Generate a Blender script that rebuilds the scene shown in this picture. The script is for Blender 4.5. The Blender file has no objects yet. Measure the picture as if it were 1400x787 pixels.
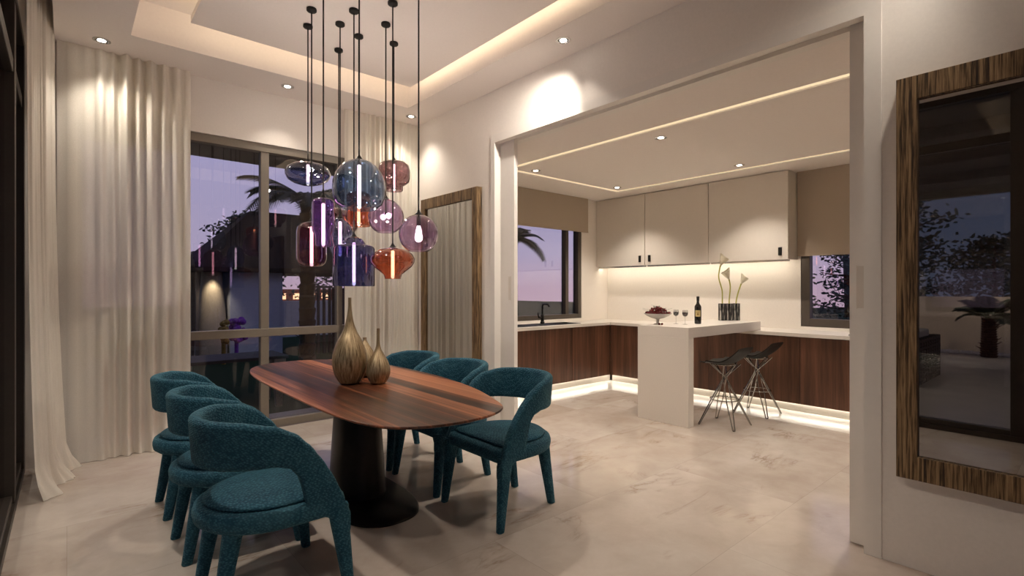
import bpy, bmesh, math, random
from math import sin, cos, pi, radians, sqrt
from mathutils import Vector, Matrix
random.seed(7)
scn = bpy.context.scene
COL = scn.collection

# ------------------------------------------------------------------ materials
def new_mat(name):
    m = bpy.data.materials.new(name); m.use_nodes = True
    nt = m.node_tree; nt.nodes.clear()
    out = nt.nodes.new('ShaderNodeOutputMaterial')
    return m, nt, out
def N(nt, typ, **kw):
    n = nt.nodes.new(typ)
    for k, v in kw.items():
        if k.startswith('_'): setattr(n, k[1:], v)
        else: n.inputs[k.replace('0', ' ') if k not in n.inputs else k].default_value = v
    return n
def coords(nt, scale=(1, 1, 1), rot=(0, 0, 0), kind='Object'):
    tc = nt.nodes.new('ShaderNodeTexCoord'); mp = nt.nodes.new('ShaderNodeMapping')
    mp.inputs['Scale'].default_value = scale; mp.inputs['Rotation'].default_value = rot
    nt.links.new(tc.outputs[kind], mp.inputs['Vector'])
    return mp.outputs['Vector']
def ramp(nt, fac, stops):
    r = nt.nodes.new('ShaderNodeValToRGB')
    el = r.color_ramp.elements
    while len(el) < len(stops): el.new(0.5)
    for e, (p, c) in zip(el, stops): e.position = p; e.color = (*c, 1)
    nt.links.new(fac, r.inputs['Fac'])
    return r.outputs['Color']
def noise(nt, vec, scale, detail=4, rough=.55, dist=0.0):
    n = nt.nodes.new('ShaderNodeTexNoise')
    n.inputs['Scale'].default_value = scale; n.inputs['Detail'].default_value = detail
    n.inputs['Roughness'].default_value = rough; n.inputs['Distortion'].default_value = dist
    nt.links.new(vec, n.inputs['Vector'])
    return n.outputs['Fac']
def bump(nt, height, strength=.3, dist=.01):
    b = nt.nodes.new('ShaderNodeBump'); b.inputs['Strength'].default_value = strength
    b.inputs['Distance'].default_value = dist
    nt.links.new(height, b.inputs['Height'])
    return b.outputs['Normal']
def principled(nt, out, color=(.8, .8, .8), rough=.5, metal=0.0, spec=.5, **kw):
    p = nt.nodes.new('ShaderNodeBsdfPrincipled')
    if isinstance(color, tuple): p.inputs['Base Color'].default_value = (*color, 1)
    else: nt.links.new(color, p.inputs['Base Color'])
    p.inputs['Roughness'].default_value = rough; p.inputs['Metallic'].default_value = metal
    p.inputs['Specular IOR Level'].default_value = spec
    for k, v in kw.items(): p.inputs[k.replace('_', ' ')].default_value = v
    nt.links.new(p.outputs[0], out.inputs['Surface'])
    return p
def mixc(nt, fac, a, b, mode='MIX'):
    m = nt.nodes.new('ShaderNodeMix'); m.data_type = 'RGBA'; m.blend_type = mode
    for i, v in ((0, fac), (6, a), (7, b)):
        if isinstance(v, (int, float)): m.inputs[i].default_value = v
        elif isinstance(v, tuple): m.inputs[i].default_value = (*v, 1)
        else: nt.links.new(v, m.inputs[i])
    return m.outputs[2]
def math_(nt, op, a, b=0.0):
    m = nt.nodes.new('ShaderNodeMath'); m.operation = op
    for i, v in enumerate((a, b)):
        if isinstance(v, (int, float)): m.inputs[i].default_value = v
        else: nt.links.new(v, m.inputs[i])
    return m.outputs[0]

def plain(name, color, rough=.5, metal=0.0, spec=.5, grain=0.0, gscale=40, **kw):
    m, nt, out = new_mat(name)
    if grain:
        v = coords(nt)
        f = noise(nt, v, gscale, 3)
        c = ramp(nt, f, [(.3, tuple(x * (1 - grain) for x in color)), (.7, tuple(min(1, x * (1 + grain)) for x in color))])
        p = principled(nt, out, c, rough, metal, spec, **kw)
        nt.links.new(bump(nt, f, .08, .004), p.inputs['Normal'])
    else:
        principled(nt, out, color, rough, metal, spec, **kw)
    return m
def emitter(name, color, strength):
    m, nt, out = new_mat(name)
    e = nt.nodes.new('ShaderNodeEmission'); e.inputs[0].default_value = (*color, 1); e.inputs[1].default_value = strength
    nt.links.new(e.outputs[0], out.inputs['Surface'])
    return m
def glass_thin(name, tint, refl=1.0, rough=0.0, ior=1.45, body=None, bodymix=0.0):
    m, nt, out = new_mat(name)
    t = nt.nodes.new('ShaderNodeBsdfTransparent'); t.inputs[0].default_value = (*tint, 1)
    g = nt.nodes.new('ShaderNodeBsdfGlossy'); g.inputs['Roughness'].default_value = rough
    lw = nt.nodes.new('ShaderNodeLayerWeight'); lw.inputs[0].default_value = .5
    f = math_(nt, 'MULTIPLY', math_(nt, 'ADD', math_(nt, 'MULTIPLY', math_(nt, 'POWER', lw.outputs['Facing'], 5.0), .75), .042), refl)
    base = t.outputs[0]
    if body:
        d = nt.nodes.new('ShaderNodeBsdfTranslucent'); d.inputs[0].default_value = (*body, 1)
        mm = nt.nodes.new('ShaderNodeMixShader'); mm.inputs[0].default_value = bodymix
        nt.links.new(base, mm.inputs[1]); nt.links.new(d.outputs[0], mm.inputs[2]); base = mm.outputs[0]
    mx = nt.nodes.new('ShaderNodeMixShader')
    nt.links.new(f, mx.inputs[0]); nt.links.new(base, mx.inputs[1]); nt.links.new(g.outputs[0], mx.inputs[2])
    nt.links.new(mx.outputs[0], out.inputs['Surface'])
    return m
def streak_wood(name, stops, scale, rough=.4, spec=.4, plank=None, bumpk=.05, fine=6.0, coat=0.0, rot=(0,0,0)):
    """grain runs along the axis whose scale is smallest"""
    m, nt, out = new_mat(name)
    v = coords(nt, scale, rot)
    f1 = noise(nt, v, 1.0, 5, .6, .4)
    v2 = coords(nt, tuple(s * fine for s in scale), rot)
    f2 = noise(nt, v2, 1.0, 4, .6)
    f = math_(nt, 'ADD', math_(nt, 'MULTIPLY', f1, .72), math_(nt, 'MULTIPLY', f2, .28))
    if plank:
        axis, width, amount = plank
        tc = nt.nodes.new('ShaderNodeTexCoord'); sx = nt.nodes.new('ShaderNodeSeparateXYZ')
        nt.links.new(tc.outputs['Object'], sx.inputs[0])
        idx = math_(nt, 'FLOOR', math_(nt, 'DIVIDE', sx.outputs[axis], width))
        wn = nt.nodes.new('ShaderNodeTexWhiteNoise'); wn.noise_dimensions = '1D'
        nt.links.new(idx, wn.inputs['W'])
        f = math_(nt, 'ADD', f, math_(nt, 'MULTIPLY', math_(nt, 'SUBTRACT', wn.outputs['Value'], .5), amount))
    c = ramp(nt, f, stops)
    p = principled(nt, out, c, rough, 0, spec)
    if coat: p.inputs['Coat Weight'].default_value = coat; p.inputs['Coat Roughness'].default_value = .15
    nt.links.new(bump(nt, f2, bumpk * 4, .002), p.inputs['Normal'])
    return m

M = {}
M['wall'] = plain('wall_plaster', (.85, .81, .765), .75, spec=.2, grain=.02, gscale=60)
M['ceiling'] = plain('ceiling_paint', (.86, .81, .775), .8, spec=.2, grain=.015, gscale=50)
M['lacquer'] = plain('door_lacquer', (.82, .79, .75), .4, spec=.4, grain=.01, gscale=30)
M['cab_white'] = plain('cabinet_satin_beige', (.70, .65, .59), .4, spec=.4, grain=.012, gscale=25)
M['counter'] = plain('white_composite', (.78, .74, .69), .35, spec=.45, grain=.02, gscale=90)
M['black'] = plain('matt_black', (.012, .011, .01), .5, spec=.25, grain=.1)
M['black_metal'] = plain('black_metal', (.014, .012, .011), .38, .6, grain=.1, gscale=80)
M['table_metal'] = plain('dark_bronze_metal', (.022, .019, .017), .36, .7, grain=.15, gscale=12)
M['chrome'] = plain('dark_chrome', (.34, .33, .31), .16, 1.0, grain=.02, gscale=20)
M['frame_grey'] = plain('window_frame_taupe', (.21, .18, .145), .45, grain=.03, gscale=40)
M['frame_dark'] = plain('window_frame_umber', (.075, .06, .048), .45, grain=.05, gscale=40)
M['door_bronze'] = plain('door_frame_dark_bronze', (.035, .027, .021), .42, .2, grain=.08, gscale=40)
M['blind'] = plain('blind_fabric', (.42, .355, .285), .9, spec=.1, grain=.05, gscale=180)
M['border'] = plain('pale_floor_strip', (.70, .66, .60), .22, grain=.02, gscale=20)
M['plinth'] = plain('plinth_laminate', (.55, .51, .45), .5, grain=.02)
M['mirror'] = plain('mirror_glass', (.45, .435, .42), .012, 1.0)
M['downlight_rim'] = plain('downlight_rim', (.7, .69, .67), .25, .9, grain=.02)
M['led_warm'] = emitter('led_warm', (1.0, .76, .47), .75)
M['lens'] = emitter('downlight_lens', (1.0, .93, .82), 14)
M['tube'] = emitter('lamp_tube_glow', (1.0, .60, .62), 6)
M['tube_tip'] = emitter('lamp_tip_glow', (1.0, .93, .88), 2.5)
M['bulb'] = emitter('bulb_glow', (1.0, .9, .8), 6)
M['tube_orange'] = emitter('lamp_tube_amber_glow', (1.0, .62, .45), 6)
M['pane'] = glass_thin('window_glass', (.87, .88, .90), 1.5)
M['wineglass'] = glass_thin('clear_glass', (.93, .93, .93), 2.0)
M['wine'] = plain('red_wine', (.02, .003, .004), .1)
M['bottle'] = plain('dark_bottle_glass', (.008, .007, .005), .08, spec=.7, grain=.05)
M['paper'] = plain('bottle_label_paper', (.62, .5, .24), .7, grain=.15, gscale=120)
M['gilt'] = plain('bottle_label_gilt', (.28, .18, .05), .5, grain=.1, gscale=120)
M['cherry'] = plain('cherry_skin', (.11, .006, .008), .18, spec=.6, grain=.5, gscale=30)
M['leafgreen'] = plain('fruit_leaf', (.05, .06, .03), .5, grain=.3)
M['calla'] = plain('calla_bloom', (.86, .82, .66), .5, grain=.08, gscale=30)
M['stem'] = plain('calla_stem', (.42, .41, .09), .5, grain=.12, gscale=40)
M['ceramic'] = plain('pale_stone_glass', (.62, .6, .57), .18, grain=.05)
M['leaf_dark'] = plain('foliage_dark', (.018, .032, .012), .6, grain=.4, gscale=8)
M['palm_leaf'] = plain('palm_leaf', (.035, .05, .018), .5, grain=.3, gscale=8)
M['bark'] = plain('bark', (.06, .035, .02), .85, grain=.5, gscale=25)
M['palm_bark'] = plain('palm_bark', (.075, .038, .02), .85, grain=.5, gscale=18)
M['rattan'] = plain('rattan', (.012, .01, .009), .6, grain=.3, gscale=60)
M['cushion'] = plain('outdoor_cushion', (.4, .38, .35), .9, grain=.06, gscale=60)
M['garden_wall'] = plain('garden_wall_render', (.5, .43, .34), .95, spec=.1, grain=.2, gscale=60)
M['terrace'] = plain('terrace_paving', (.34, .3, .265), .35, grain=.12, gscale=3)
M['lawn'] = plain('lawn', (.022, .04, .015), .95, spec=.1, grain=.5, gscale=60)
M['thatch'] = plain('dark_thatch', (.022, .019, .017), .95, spec=.1, grain=.6, gscale=30)
M['pav_wall'] = plain('pavilion_render', (.46, .50, .60), .9, spec=.1, grain=.06, gscale=12)
M['canopy'] = plain('canopy_render', (.10, .085, .075), .8, grain=.08, gscale=8)
M['slat'] = plain('screen_slat', (.10, .075, .055), .7, grain=.2)
M['brickbrown'] = plain('brown_stone', (.05, .025, .018), .9, grain=.4, gscale=14)
M['sunset_red'] = plain('distant_sunset_wall', (.45, .15, .09), .9, grain=.4, gscale=3)  # sunset light put into the wall colour
M['glow_pane'] = emitter('distant_glow_pane', (1.0, .55, .3), 1.6)
M['gravel'] = plain('white_gravel', (.45, .43, .4), .9, grain=.4, gscale=60)
M['purple'] = plain('purple_petals', (.22, .03, .42), .8, grain=.3, gscale=30)
M['ochre'] = plain('ochre_cushion', (.25, .16, .03), .9, grain=.3, gscale=20)
M['gold_wall'] = plain('stone_column', (.42, .36, .27), .7, grain=.25, gscale=50)

# wood
M['table_wood'] = streak_wood('table_rosewood', [(.26, (.018, .008, .006)), (.40, (.11, .037, .018)), (.49, (.27, .092, .042)), (.60, (.42, .16, .075)), (.78, (.52, .24, .13))],
                              (24, .38, 6), .32, .4, plank=(0, .118, .40), fine=3.0, coat=.06, bumpk=.01)
M['walnut'] = streak_wood('kitchen_walnut', [(.28, (.024, .011, .007)), (.44, (.072, .032, .019)), (.58, (.13, .058, .034)), (.76, (.20, .095, .056))],
                          (11, 11, .5), .38, .4, fine=5)
M['zebrano'] = streak_wood('mirror_frame_wood', [(.36, (.014, .008, .005)), (.45, (.085, .05, .024)), (.54, (.25, .16, .08)), (.68, (.42, .29, .155))],
                           (95, 95, 3.6), .5, .35, fine=2.5, bumpk=.2)

def marble():
    m, nt, out = new_mat('marble_floor')
    tc = nt.nodes.new('ShaderNodeTexCoord'); sx = nt.nodes.new('ShaderNodeSeparateXYZ')
    nt.links.new(tc.outputs['Object'], sx.inputs[0])
    TX, TY, OY = 1.8, .9, .42
    yq = math_(nt, 'DIVIDE', math_(nt, 'SUBTRACT', sx.outputs[1], OY), TY)
    iy = math_(nt, 'FLOOR', yq)
    odd = math_(nt, 'FLOORED_MODULO', iy, 2.0)
    xq = math_(nt, 'DIVIDE', math_(nt, 'ADD', math_(nt, 'SUBTRACT', sx.outputs[0], .9), math_(nt, 'MULTIPLY', odd, .9)), TX)
    ix = math_(nt, 'FLOOR', xq)
    def joint(q, size):
        fr = math_(nt, 'FRACT', q)
        d = math_(nt, 'ABSOLUTE', math_(nt, 'SUBTRACT', fr, .5))
        return math_(nt, 'GREATER_THAN', d, .5 - .0013 / size)
    j = math_(nt, 'MAXIMUM', joint(xq, TX), joint(yq, TY))
    cx = nt.nodes.new('ShaderNodeCombineXYZ'); nt.links.new(ix, cx.inputs[0]); nt.links.new(iy, cx.inputs[1])
    wn = nt.nodes.new('ShaderNodeTexWhiteNoise'); nt.links.new(cx.outputs[0], wn.inputs['Vector'])
    # every slab is cut from another piece of stone
    sc_ = nt.nodes.new('ShaderNodeVectorMath'); sc_.operation = 'SCALE'; sc_.inputs['Scale'].default_value = 14.0
    nt.links.new(wn.outputs['Color'], sc_.inputs[0])
    ad = nt.nodes.new('ShaderNodeVectorMath'); ad.operation = 'ADD'
    nt.links.new(tc.outputs['Object'], ad.inputs[0]); nt.links.new(sc_.outputs[0], ad.inputs[1])
    v = ad.outputs[0]
    big = noise(nt, v, .9, 5, .55, .6)
    base = ramp(nt, big, [(.28, (.50, .42, .36)), (.5, (.60, .53, .47)), (.7, (.68, .63, .58))])
    med = noise(nt, v, 5, 6, .65, .3)
    base = mixc(nt, .28, base, ramp(nt, med, [(.3, (.44, .36, .30)), (.65, (.70, .64, .59))]))
    mp = nt.nodes.new('ShaderNodeMapping'); mp.inputs['Scale'].default_value = (.8, 1.9, 1); mp.inputs['Rotation'].default_value = (0, 0, .25)
    nt.links.new(v, mp.inputs['Vector'])
    w = noise(nt, mp.outputs['Vector'], 1.0, 6, .6, .8)
    a = math_(nt, 'ABSOLUTE', math_(nt, 'SUBTRACT', w, .5))
    vein = ramp(nt, a, [(0.0, (1, 1, 1)), (.010, (.4, .4, .4)), (.045, (0, 0, 0))])
    patch = ramp(nt, noise(nt, v, 1.5, 3), [(.50, (0, 0, 0)), (.66, (1, 1, 1))])
    vein = mixc(nt, 1.0, vein, patch, 'MULTIPLY')
    base = mixc(nt, math_(nt, 'MULTIPLY', vein, .75), base, (.27, .175, .11))
    base = mixc(nt, math_(nt, 'MULTIPLY', j, .45), base, (.30, .25, .20))
    tone = ramp(nt, wn.outputs['Value'], [(0, (.89, .87, .85)), (1, (1, 1, 1))])
    base = mixc(nt, 1.0, base, tone, 'MULTIPLY')
    p = principled(nt, out, base, .09, 0, .6)
    r = ramp(nt, med, [(.3, (.07, .07, .07)), (.7, (.15, .15, .15))])
    nt.links.new(r, p.inputs['Roughness'])
    return m
M['marble'] = marble()

def velvet():
    m, nt, out = new_mat('teal_textured_velvet')
    v = coords(nt)
    cloud = noise(nt, v, 9, 5, .6, .3)
    vo = nt.nodes.new('ShaderNodeTexVoronoi'); vo.inputs['Scale'].default_value = 78; vo.inputs['Randomness'].default_value = .55
    vs = coords(nt, (1, 1, 1.6), (.5, .3, .75)); nt.links.new(vs, vo.inputs['Vector'])
    d = vo.outputs['Distance']
    col = ramp(nt, cloud, [(.32, (.012, .066, .115)), (.5, (.020, .108, .165)), (.7, (.06, .185, .245))])
    col = mixc(nt, .6, col, ramp(nt, d, [(.12, (.06, .185, .25)), (.55, (.005, .036, .062))]))
    p = principled(nt, out, col, .8, 0, .25)
    p.inputs['Sheen Weight'].default_value = .25; p.inputs['Sheen Roughness'].default_value = .4
    p.inputs['Sheen Tint'].default_value = (.35, .7, .75, 1)
    nt.links.new(bump(nt, math_(nt, 'SUBTRACT', 1.0, d), .9, .005), p.inputs['Normal'])
    return m
M['velvet'] = velvet()

def sheer():
    m, nt, out = new_mat('sheer_curtain')
    v = coords(nt, (220, 220, 220))
    f = noise(nt, v, 1.0, 2)
    col = ramp(nt, f, [(.3, (.82, .775, .69)), (.7, (.90, .86, .78))])
    d = nt.nodes.new('ShaderNodeBsdfDiffuse'); nt.links.new(col, d.inputs[0])
    t = nt.nodes.new('ShaderNodeBsdfTranslucent'); nt.links.new(col, t.inputs[0])
    tr = nt.nodes.new('ShaderNodeBsdfTransparent')
    a = nt.nodes.new('ShaderNodeMixShader'); a.inputs[0].default_value = .15
    nt.links.new(d.outputs[0], a.inputs[1]); nt.links.new(t.outputs[0], a.inputs[2])
    b = nt.nodes.new('ShaderNodeMixShader'); b.inputs[0].default_value = .08
    nt.links.new(a.outputs[0], b.inputs[1]); nt.links.new(tr.outputs[0], b.inputs[2])
    nt.links.new(b.outputs[0], out.inputs['Surface'])
    return m
M['sheer'] = sheer()

def brass_vase():
    m, nt, out = new_mat('etched_bronze')
    tc = nt.nodes.new('ShaderNodeTexCoord'); sx = nt.nodes.new('ShaderNodeSeparateXYZ')
    nt.links.new(tc.outputs['Object'], sx.inputs[0])
    ang = math_(nt, 'ARCTAN2', sx.outputs[1], sx.outputs[0])
    cx = nt.nodes.new('ShaderNodeCombineXYZ')
    nt.links.new(math_(nt, 'MULTIPLY', ang, 9), cx.inputs[0]); nt.links.new(math_(nt, 'MULTIPLY', sx.outputs[2], 5), cx.inputs[2])
    f = noise(nt, cx.outputs[0], 2.2, 4, .7, .3)
    col = ramp(nt, f, [(.36, (.06, .038, .018)), (.46, (.30, .215, .12)), (.6, (.55, .44, .28))])
    p = principled(nt, out, col, .38, .65, .5)
    nt.links.new(bump(nt, f, .25, .004), p.inputs['Normal'])
    return m
M['bronze'] = brass_vase()

def striped_vase():
    m, nt, out = new_mat('black_silver_glaze')
    v = coords(nt, (60, 60, 5))
    f = noise(nt, v, 1.0, 4, .6, .6)
    col = ramp(nt, f, [(.42, (.012, .012, .012)), (.52, (.07, .07, .07)), (.62, (.5, .49, .47))])
    principled(nt, out, col, .18, .3, .6)
    return m
M['vase_stripe'] = striped_vase()

# ------------------------------------------------------------------ geometry helpers
def B(): return bmesh.new()
def box(bm, x0, y0, z0, x1, y1, z1, bev=0.0, seg=2):
    xs, ys, zs = sorted((x0, x1)), sorted((y0, y1)), sorted((z0, z1))
    v = [bm.verts.new((x, y, z)) for z in zs for y in ys for x in xs]
    fs = [bm.faces.new([v[i] for i in q]) for q in ((0, 2, 3, 1), (4, 5, 7, 6), (0, 1, 5, 4), (2, 6, 7, 3), (0, 4, 6, 2), (1, 3, 7, 5))]
    if bev > 0:
        es = list({e for f in fs for e in f.edges})
        bmesh.ops.bevel(bm, geom=es, offset=bev, segments=seg, profile=.7, affect='EDGES')
    return bm
def lathe(bm, prof, c=(0, 0), seg=32, caps=True, sx=1.0, sy=1.0):
    rings = []
    for r, z in prof:
        rings.append([bm.verts.new((c[0] + sx * r * cos(2 * pi * i / seg), c[1] + sy * r * sin(2 * pi * i / seg), z)) for i in range(seg)])
    for a, b in zip(rings, rings[1:]):
        for i in range(seg):
            j = (i + 1) % seg
            bm.faces.new((a[i], a[j], b[j], b[i]))
    if caps:
        bm.faces.new(list(reversed(rings[0]))); bm.faces.new(rings[-1])
    return bm
def tube(bm, pts, rad, seg=8, caps=True, closed=False):
    pts = [Vector(p) for p in pts]
    n = len(pts)
    rads = rad if isinstance(rad, (list, tuple)) else [rad] * n
    rings = []
    prev = None
    for i, p in enumerate(pts):
        if closed: t = pts[(i + 1) % n] - pts[i - 1]
        else: t = pts[min(i + 1, n - 1)] - pts[max(i - 1, 0)]
        t.normalize()
        if prev is None:
            u = t.orthogonal().normalized()
        else:
            u = (prev - t * prev.dot(t)).normalized()
        prev = u
        w = t.cross(u)
        rings.append([bm.verts.new(p + (u * cos(2 * pi * k / seg) + w * sin(2 * pi * k / seg)) * rads[i]) for k in range(seg)])
    pairs = list(zip(rings, rings[1:])) + ([(rings[-1], rings[0])] if closed else [])
    for a, b in pairs:
        for k in range(seg):
            j = (k + 1) % seg
            bm.faces.new((a[k], a[j], b[j], b[k]))
    if caps and not closed:
        bm.faces.new(list(reversed(rings[0]))); bm.faces.new(rings[-1])
    return bm
def loft(bm, rings, cap0=True, cap1=True):
    vr = [[bm.verts.new(p) for p in r] for r in rings]
    n = len(vr[0])
    for a, b in zip(vr, vr[1:]):
        for i in range(n):
            j = (i + 1) % n
            bm.faces.new((a[i], a[j], b[j], b[i]))
    if cap0: bm.faces.new(list(reversed(vr[0])))
    if cap1: bm.faces.new(vr[-1])
    return bm
def sphere(bm, c, r, seg=16, rings=10, sz=1.0):
    prof = [(max(1e-4, r * sin(pi * i / rings)), c[2] - sz * r * cos(pi * i / rings)) for i in range(rings + 1)]
    return lathe(bm, prof, (c[0], c[1]), seg)
def rrect(hx, hy, r, n=5, c=(0, 0)):
    out = []
    for qx, qy, a0 in ((1, 1, 0), (-1, 1, pi / 2), (-1, -1, pi), (1, -1, 3 * pi / 2)):
        for k in range(n + 1):
            a = a0 + (pi / 2) * k / n
            out.append((c[0] + qx * (hx - r) + r * cos(a), c[1] + qy * (hy - r) + r * sin(a)))
    return out

ORG = {}
def mesh_of(name, bm, mat, org, smooth=True, angle=38):
    bmesh.ops.recalc_face_normals(bm, faces=bm.faces[:])
    bmesh.ops.translate(bm, verts=bm.verts[:], vec=-Vector(org))
    me = bpy.data.meshes.new(name); bm.to_mesh(me); bm.free()
    me.materials.append(mat)
    if smooth:
        for p in me.polygons: p.use_smooth = True
        me.set_sharp_from_angle(angle=radians(angle))
    return me
def tag(o, label=None, cat=None, group=None, kind=None):
    if label: o['label'] = label
    if cat: o['category'] = cat
    if group: o['group'] = group
    if kind: o['kind'] = kind
    return o
def thing(name, loc, label, cat, group=None):
    o = bpy.data.objects.new(name, None); COL.objects.link(o)
    o.empty_display_size = .1; o.location = loc
    ORG[o.name] = Vector(loc)
    return tag(o, label, cat, group)
def part(name, bm, mat, parent, smooth=True, angle=38, label=None):
    """authored in world coordinates, stored relative to the root thing"""
    org = ORG[parent.name]
    o = bpy.data.objects.new(name, mesh_of(name, bm, mat, org, smooth, angle)); COL.objects.link(o)
    o.parent = parent; ORG[o.name] = org
    if label: o['label'] = label
    return o
def single(name, bm, mat, loc, label, cat, group=None, kind=None, smooth=True, angle=38):
    o = bpy.data.objects.new(name, mesh_of(name, bm, mat, loc, smooth, angle)); COL.objects.link(o)
    o.location = loc; ORG[o.name] = Vector(loc)
    return tag(o, label, cat, group, kind)
def struct(name, bm, mat, smooth=False, loc=(0, 0, 0), label=None, angle=38):
    o = single(name, bm, mat, loc, label, None, None, 'structure', smooth, angle)
    return o
def copy_tree(o, parent=None):
    c = o.copy(); COL.objects.link(c)
    if parent is not None: c.parent = parent
    for ch in list(o.children): copy_tree(ch, c)
    return c
def wall_cells(bm, axis, a, b, u0, u1, z0, z1, holes):
    """solid wall between planes a..b on axis with rectangular holes (u0,u1,z0,z1)"""
    us = sorted({u0, u1, *[h[0] for h in holes], *[h[1] for h in holes]})
    zs = sorted({z0, z1, *[h[2] for h in holes], *[h[3] for h in holes]})
    for i in range(len(us) - 1):
        for k in range(len(zs) - 1):
            um, zm = (us[i] + us[i + 1]) / 2, (zs[k] + zs[k + 1]) / 2
            if any(h[0] < um < h[1] and h[2] < zm < h[3] for h in holes): continue
            if axis == 'x': box(bm, a, us[i], zs[k], b, us[i + 1], zs[k + 1])
            else: box(bm, us[i], a, zs[k], us[i + 1], b, zs[k + 1])
    bmesh.ops.remove_doubles(bm, verts=bm.verts[:], dist=1e-5)
    seen = {}
    bm.verts.index_update()
    for f in bm.faces[:]:
        k = tuple(sorted(v.index for v in f.verts))
        seen.setdefault(k, []).append(f)
    dead = [f for fs in seen.values() if len(fs) > 1 for f in fs]
    if dead: bmesh.ops.delete(bm, geom=dead, context='FACES')
    return bm

# ------------------------------------------------------------------ lights
def spot(name, loc, energy, size=radians(95), blend=.8, col=(1, .86, .70), target=None, rad=.03, parent=None):
    l = bpy.data.lights.new(name, 'SPOT'); l.energy = energy; l.spot_size = size; l.spot_blend = blend
    l.color = col; l.shadow_soft_size = rad
    o = bpy.data.objects.new(name, l); COL.objects.link(o); o.location = loc
    if target is not None:
        o.rotation_euler = (Vector(target) - Vector(loc)).to_track_quat('-Z', 'Y').to_euler()
    return o
def area(name, loc, sx, sy, energy, rot=(0, 0, 0), col=(1, .82, .60)):
    l = bpy.data.lights.new(name, 'AREA'); l.shape = 'RECTANGLE'; l.size = sx; l.size_y = sy; l.energy = energy; l.color = col
    o = bpy.data.objects.new(name, l); COL.objects.link(o); o.location = loc; o.rotation_euler = rot
    return o

# ================================================================== ROOM SHELL
CEIL, KCEIL = 3.38, 2.87
XL, XR, XK = -.245, 3.207, 6.93
YB, YF = 5.5, -2.6

bm = B(); box(bm, XL - .1, YF, -.12, XK, YB, 0.0)
struct('floor', bm, M['marble'])

# back wall : dining window + kitchen sink window
bm = B(); wall_cells(bm, 'y', YB, YB + .16, XL - .35, XK + .2, 0, 3.75,
                     [(.02, 3.10, -1, 2.865), (4.25, 6.27, .947, 2.62)])
struct('wall_back', bm, M['wall'])
# wall between dining room and kitchen, with the wide opening
bm = B(); wall_cells(bm, 'x', XR, XR + .2, YF, YB, 0, CEIL, [(.79, 3.975, -1, 2.90)])
struct('wall_right', bm, M['wall'])
bm = B(); wall_cells(bm, 'x', XK, XK + .2, YF, YB, 0, 3.2, [(1.0, 2.465, .944, 2.62)])
struct('wall_kitchen', bm, M['wall'])
bm = B(); box(bm, XL - .15, YF - .15, 0, XK + .2, YF, 3.75)
struct('wall_front', bm, M['wall'])
# left side: only a lintel over the glazed doors and a short return
bm = B(); box(bm, XL - .15, YF, 3.30, XL, YB, 3.75)
struct('wall_left', bm, M['wall'])

# dining ceiling: soffit ring with recess
cx0, cx1, cy0, cy1 = .375, 2.81, .55, 4.955
bm = B()
S0 = -.075
box(bm, S0, YF, CEIL, cx0, YB, CEIL + .10)
box(bm, cx1, YF, CEIL, XR, YB, CEIL + .10)
box(bm, cx0, cy1, CEIL, cx1, YB, CEIL + .10)
box(bm, cx0, YF, CEIL, cx1, cy0, CEIL + .10)
# upstands of the recess and its lid
box(bm, cx0 - .02, cy0 - .02, CEIL + .1, cx0, cy1 + .02, CEIL + .30)
box(bm, cx1, cy0 - .02, CEIL + .1, cx1 + .02, cy1 + .02, CEIL + .30)
box(bm, cx0 - .02, cy1, CEIL + .1, cx1 + .02, cy1 + .02, CEIL + .30)
box(bm, cx0 - .02, cy0 - .02, CEIL + .1, cx1 + .02, cy0, CEIL + .30)
box(bm, XL - .1, YF, CEIL + .30, XR + .1, YB, CEIL + .36)
struct('ceiling', bm, M['ceiling'])
# lowered raft inside the recess
px0, px1, py0, py1, pz = .735, 2.69, .95, 4.70, 3.50
bm = B(); box(bm, px0, py0, pz, px1, py1, pz + .05); box(bm, px0 + .25, py0 + .25, pz + .05, px1 - .25, py1 - .25, CEIL + .30)
struct('ceiling_raft', bm, M['ceiling'])

# kitchen ceiling with light slots (four slabs meeting round a groove)
gx0, gx1, gy0, gy1, gw = 4.01, 6.26, .35, 4.79, .085
bm = B(); wall = bm
def slab(x0, y0, x1, y1, z0=KCEIL, z1=KCEIL + .05): box(bm, x0, y0, z0, x1, y1, z1)
slab(XR + .2, YF, gx0, YB); slab(gx1, YF, XK, YB); slab(gx0, gy1, gx1, YB); slab(gx0, YF, gx1, gy0)
slab(gx0 + gw, gy0 + gw, gx1 - gw, gy1 - gw)
box(bm, XR + .2, YF, KCEIL + .05, XK, YB, KCEIL + .12)
struct('ceiling_kitchen', bm, M['ceiling'])
for nm, (a, b, c, d), lab in (
        ('led', (gx0, gy0, gx0 + gw, gy1), 'warm light line recessed in the kitchen ceiling just behind the sliding doors'),
        ('led', (gx1 - gw, gy0, gx1, gy1), 'warm light line recessed in the kitchen ceiling along the beige wall cabinets'),
        ('led', (gx0 + gw, gy1 - gw, gx1 - gw, gy1), 'warm light line recessed in the kitchen ceiling above the sink run'),
        ('led', (gx0 + gw, gy0, gx1 - gw, gy0 + gw), 'warm light line closing the kitchen ceiling frame at its hidden end')):
    bm = B(); box(bm, a + .001, b + .001, KCEIL + .012, c - .001, d - .001, KCEIL + .03)
    single('light_strip', bm, M['led_warm'], ((a + c) / 2, (b + d) / 2, KCEIL + .012), lab, 'light strip', 'kitchen ceiling light lines', smooth=False)

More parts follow.
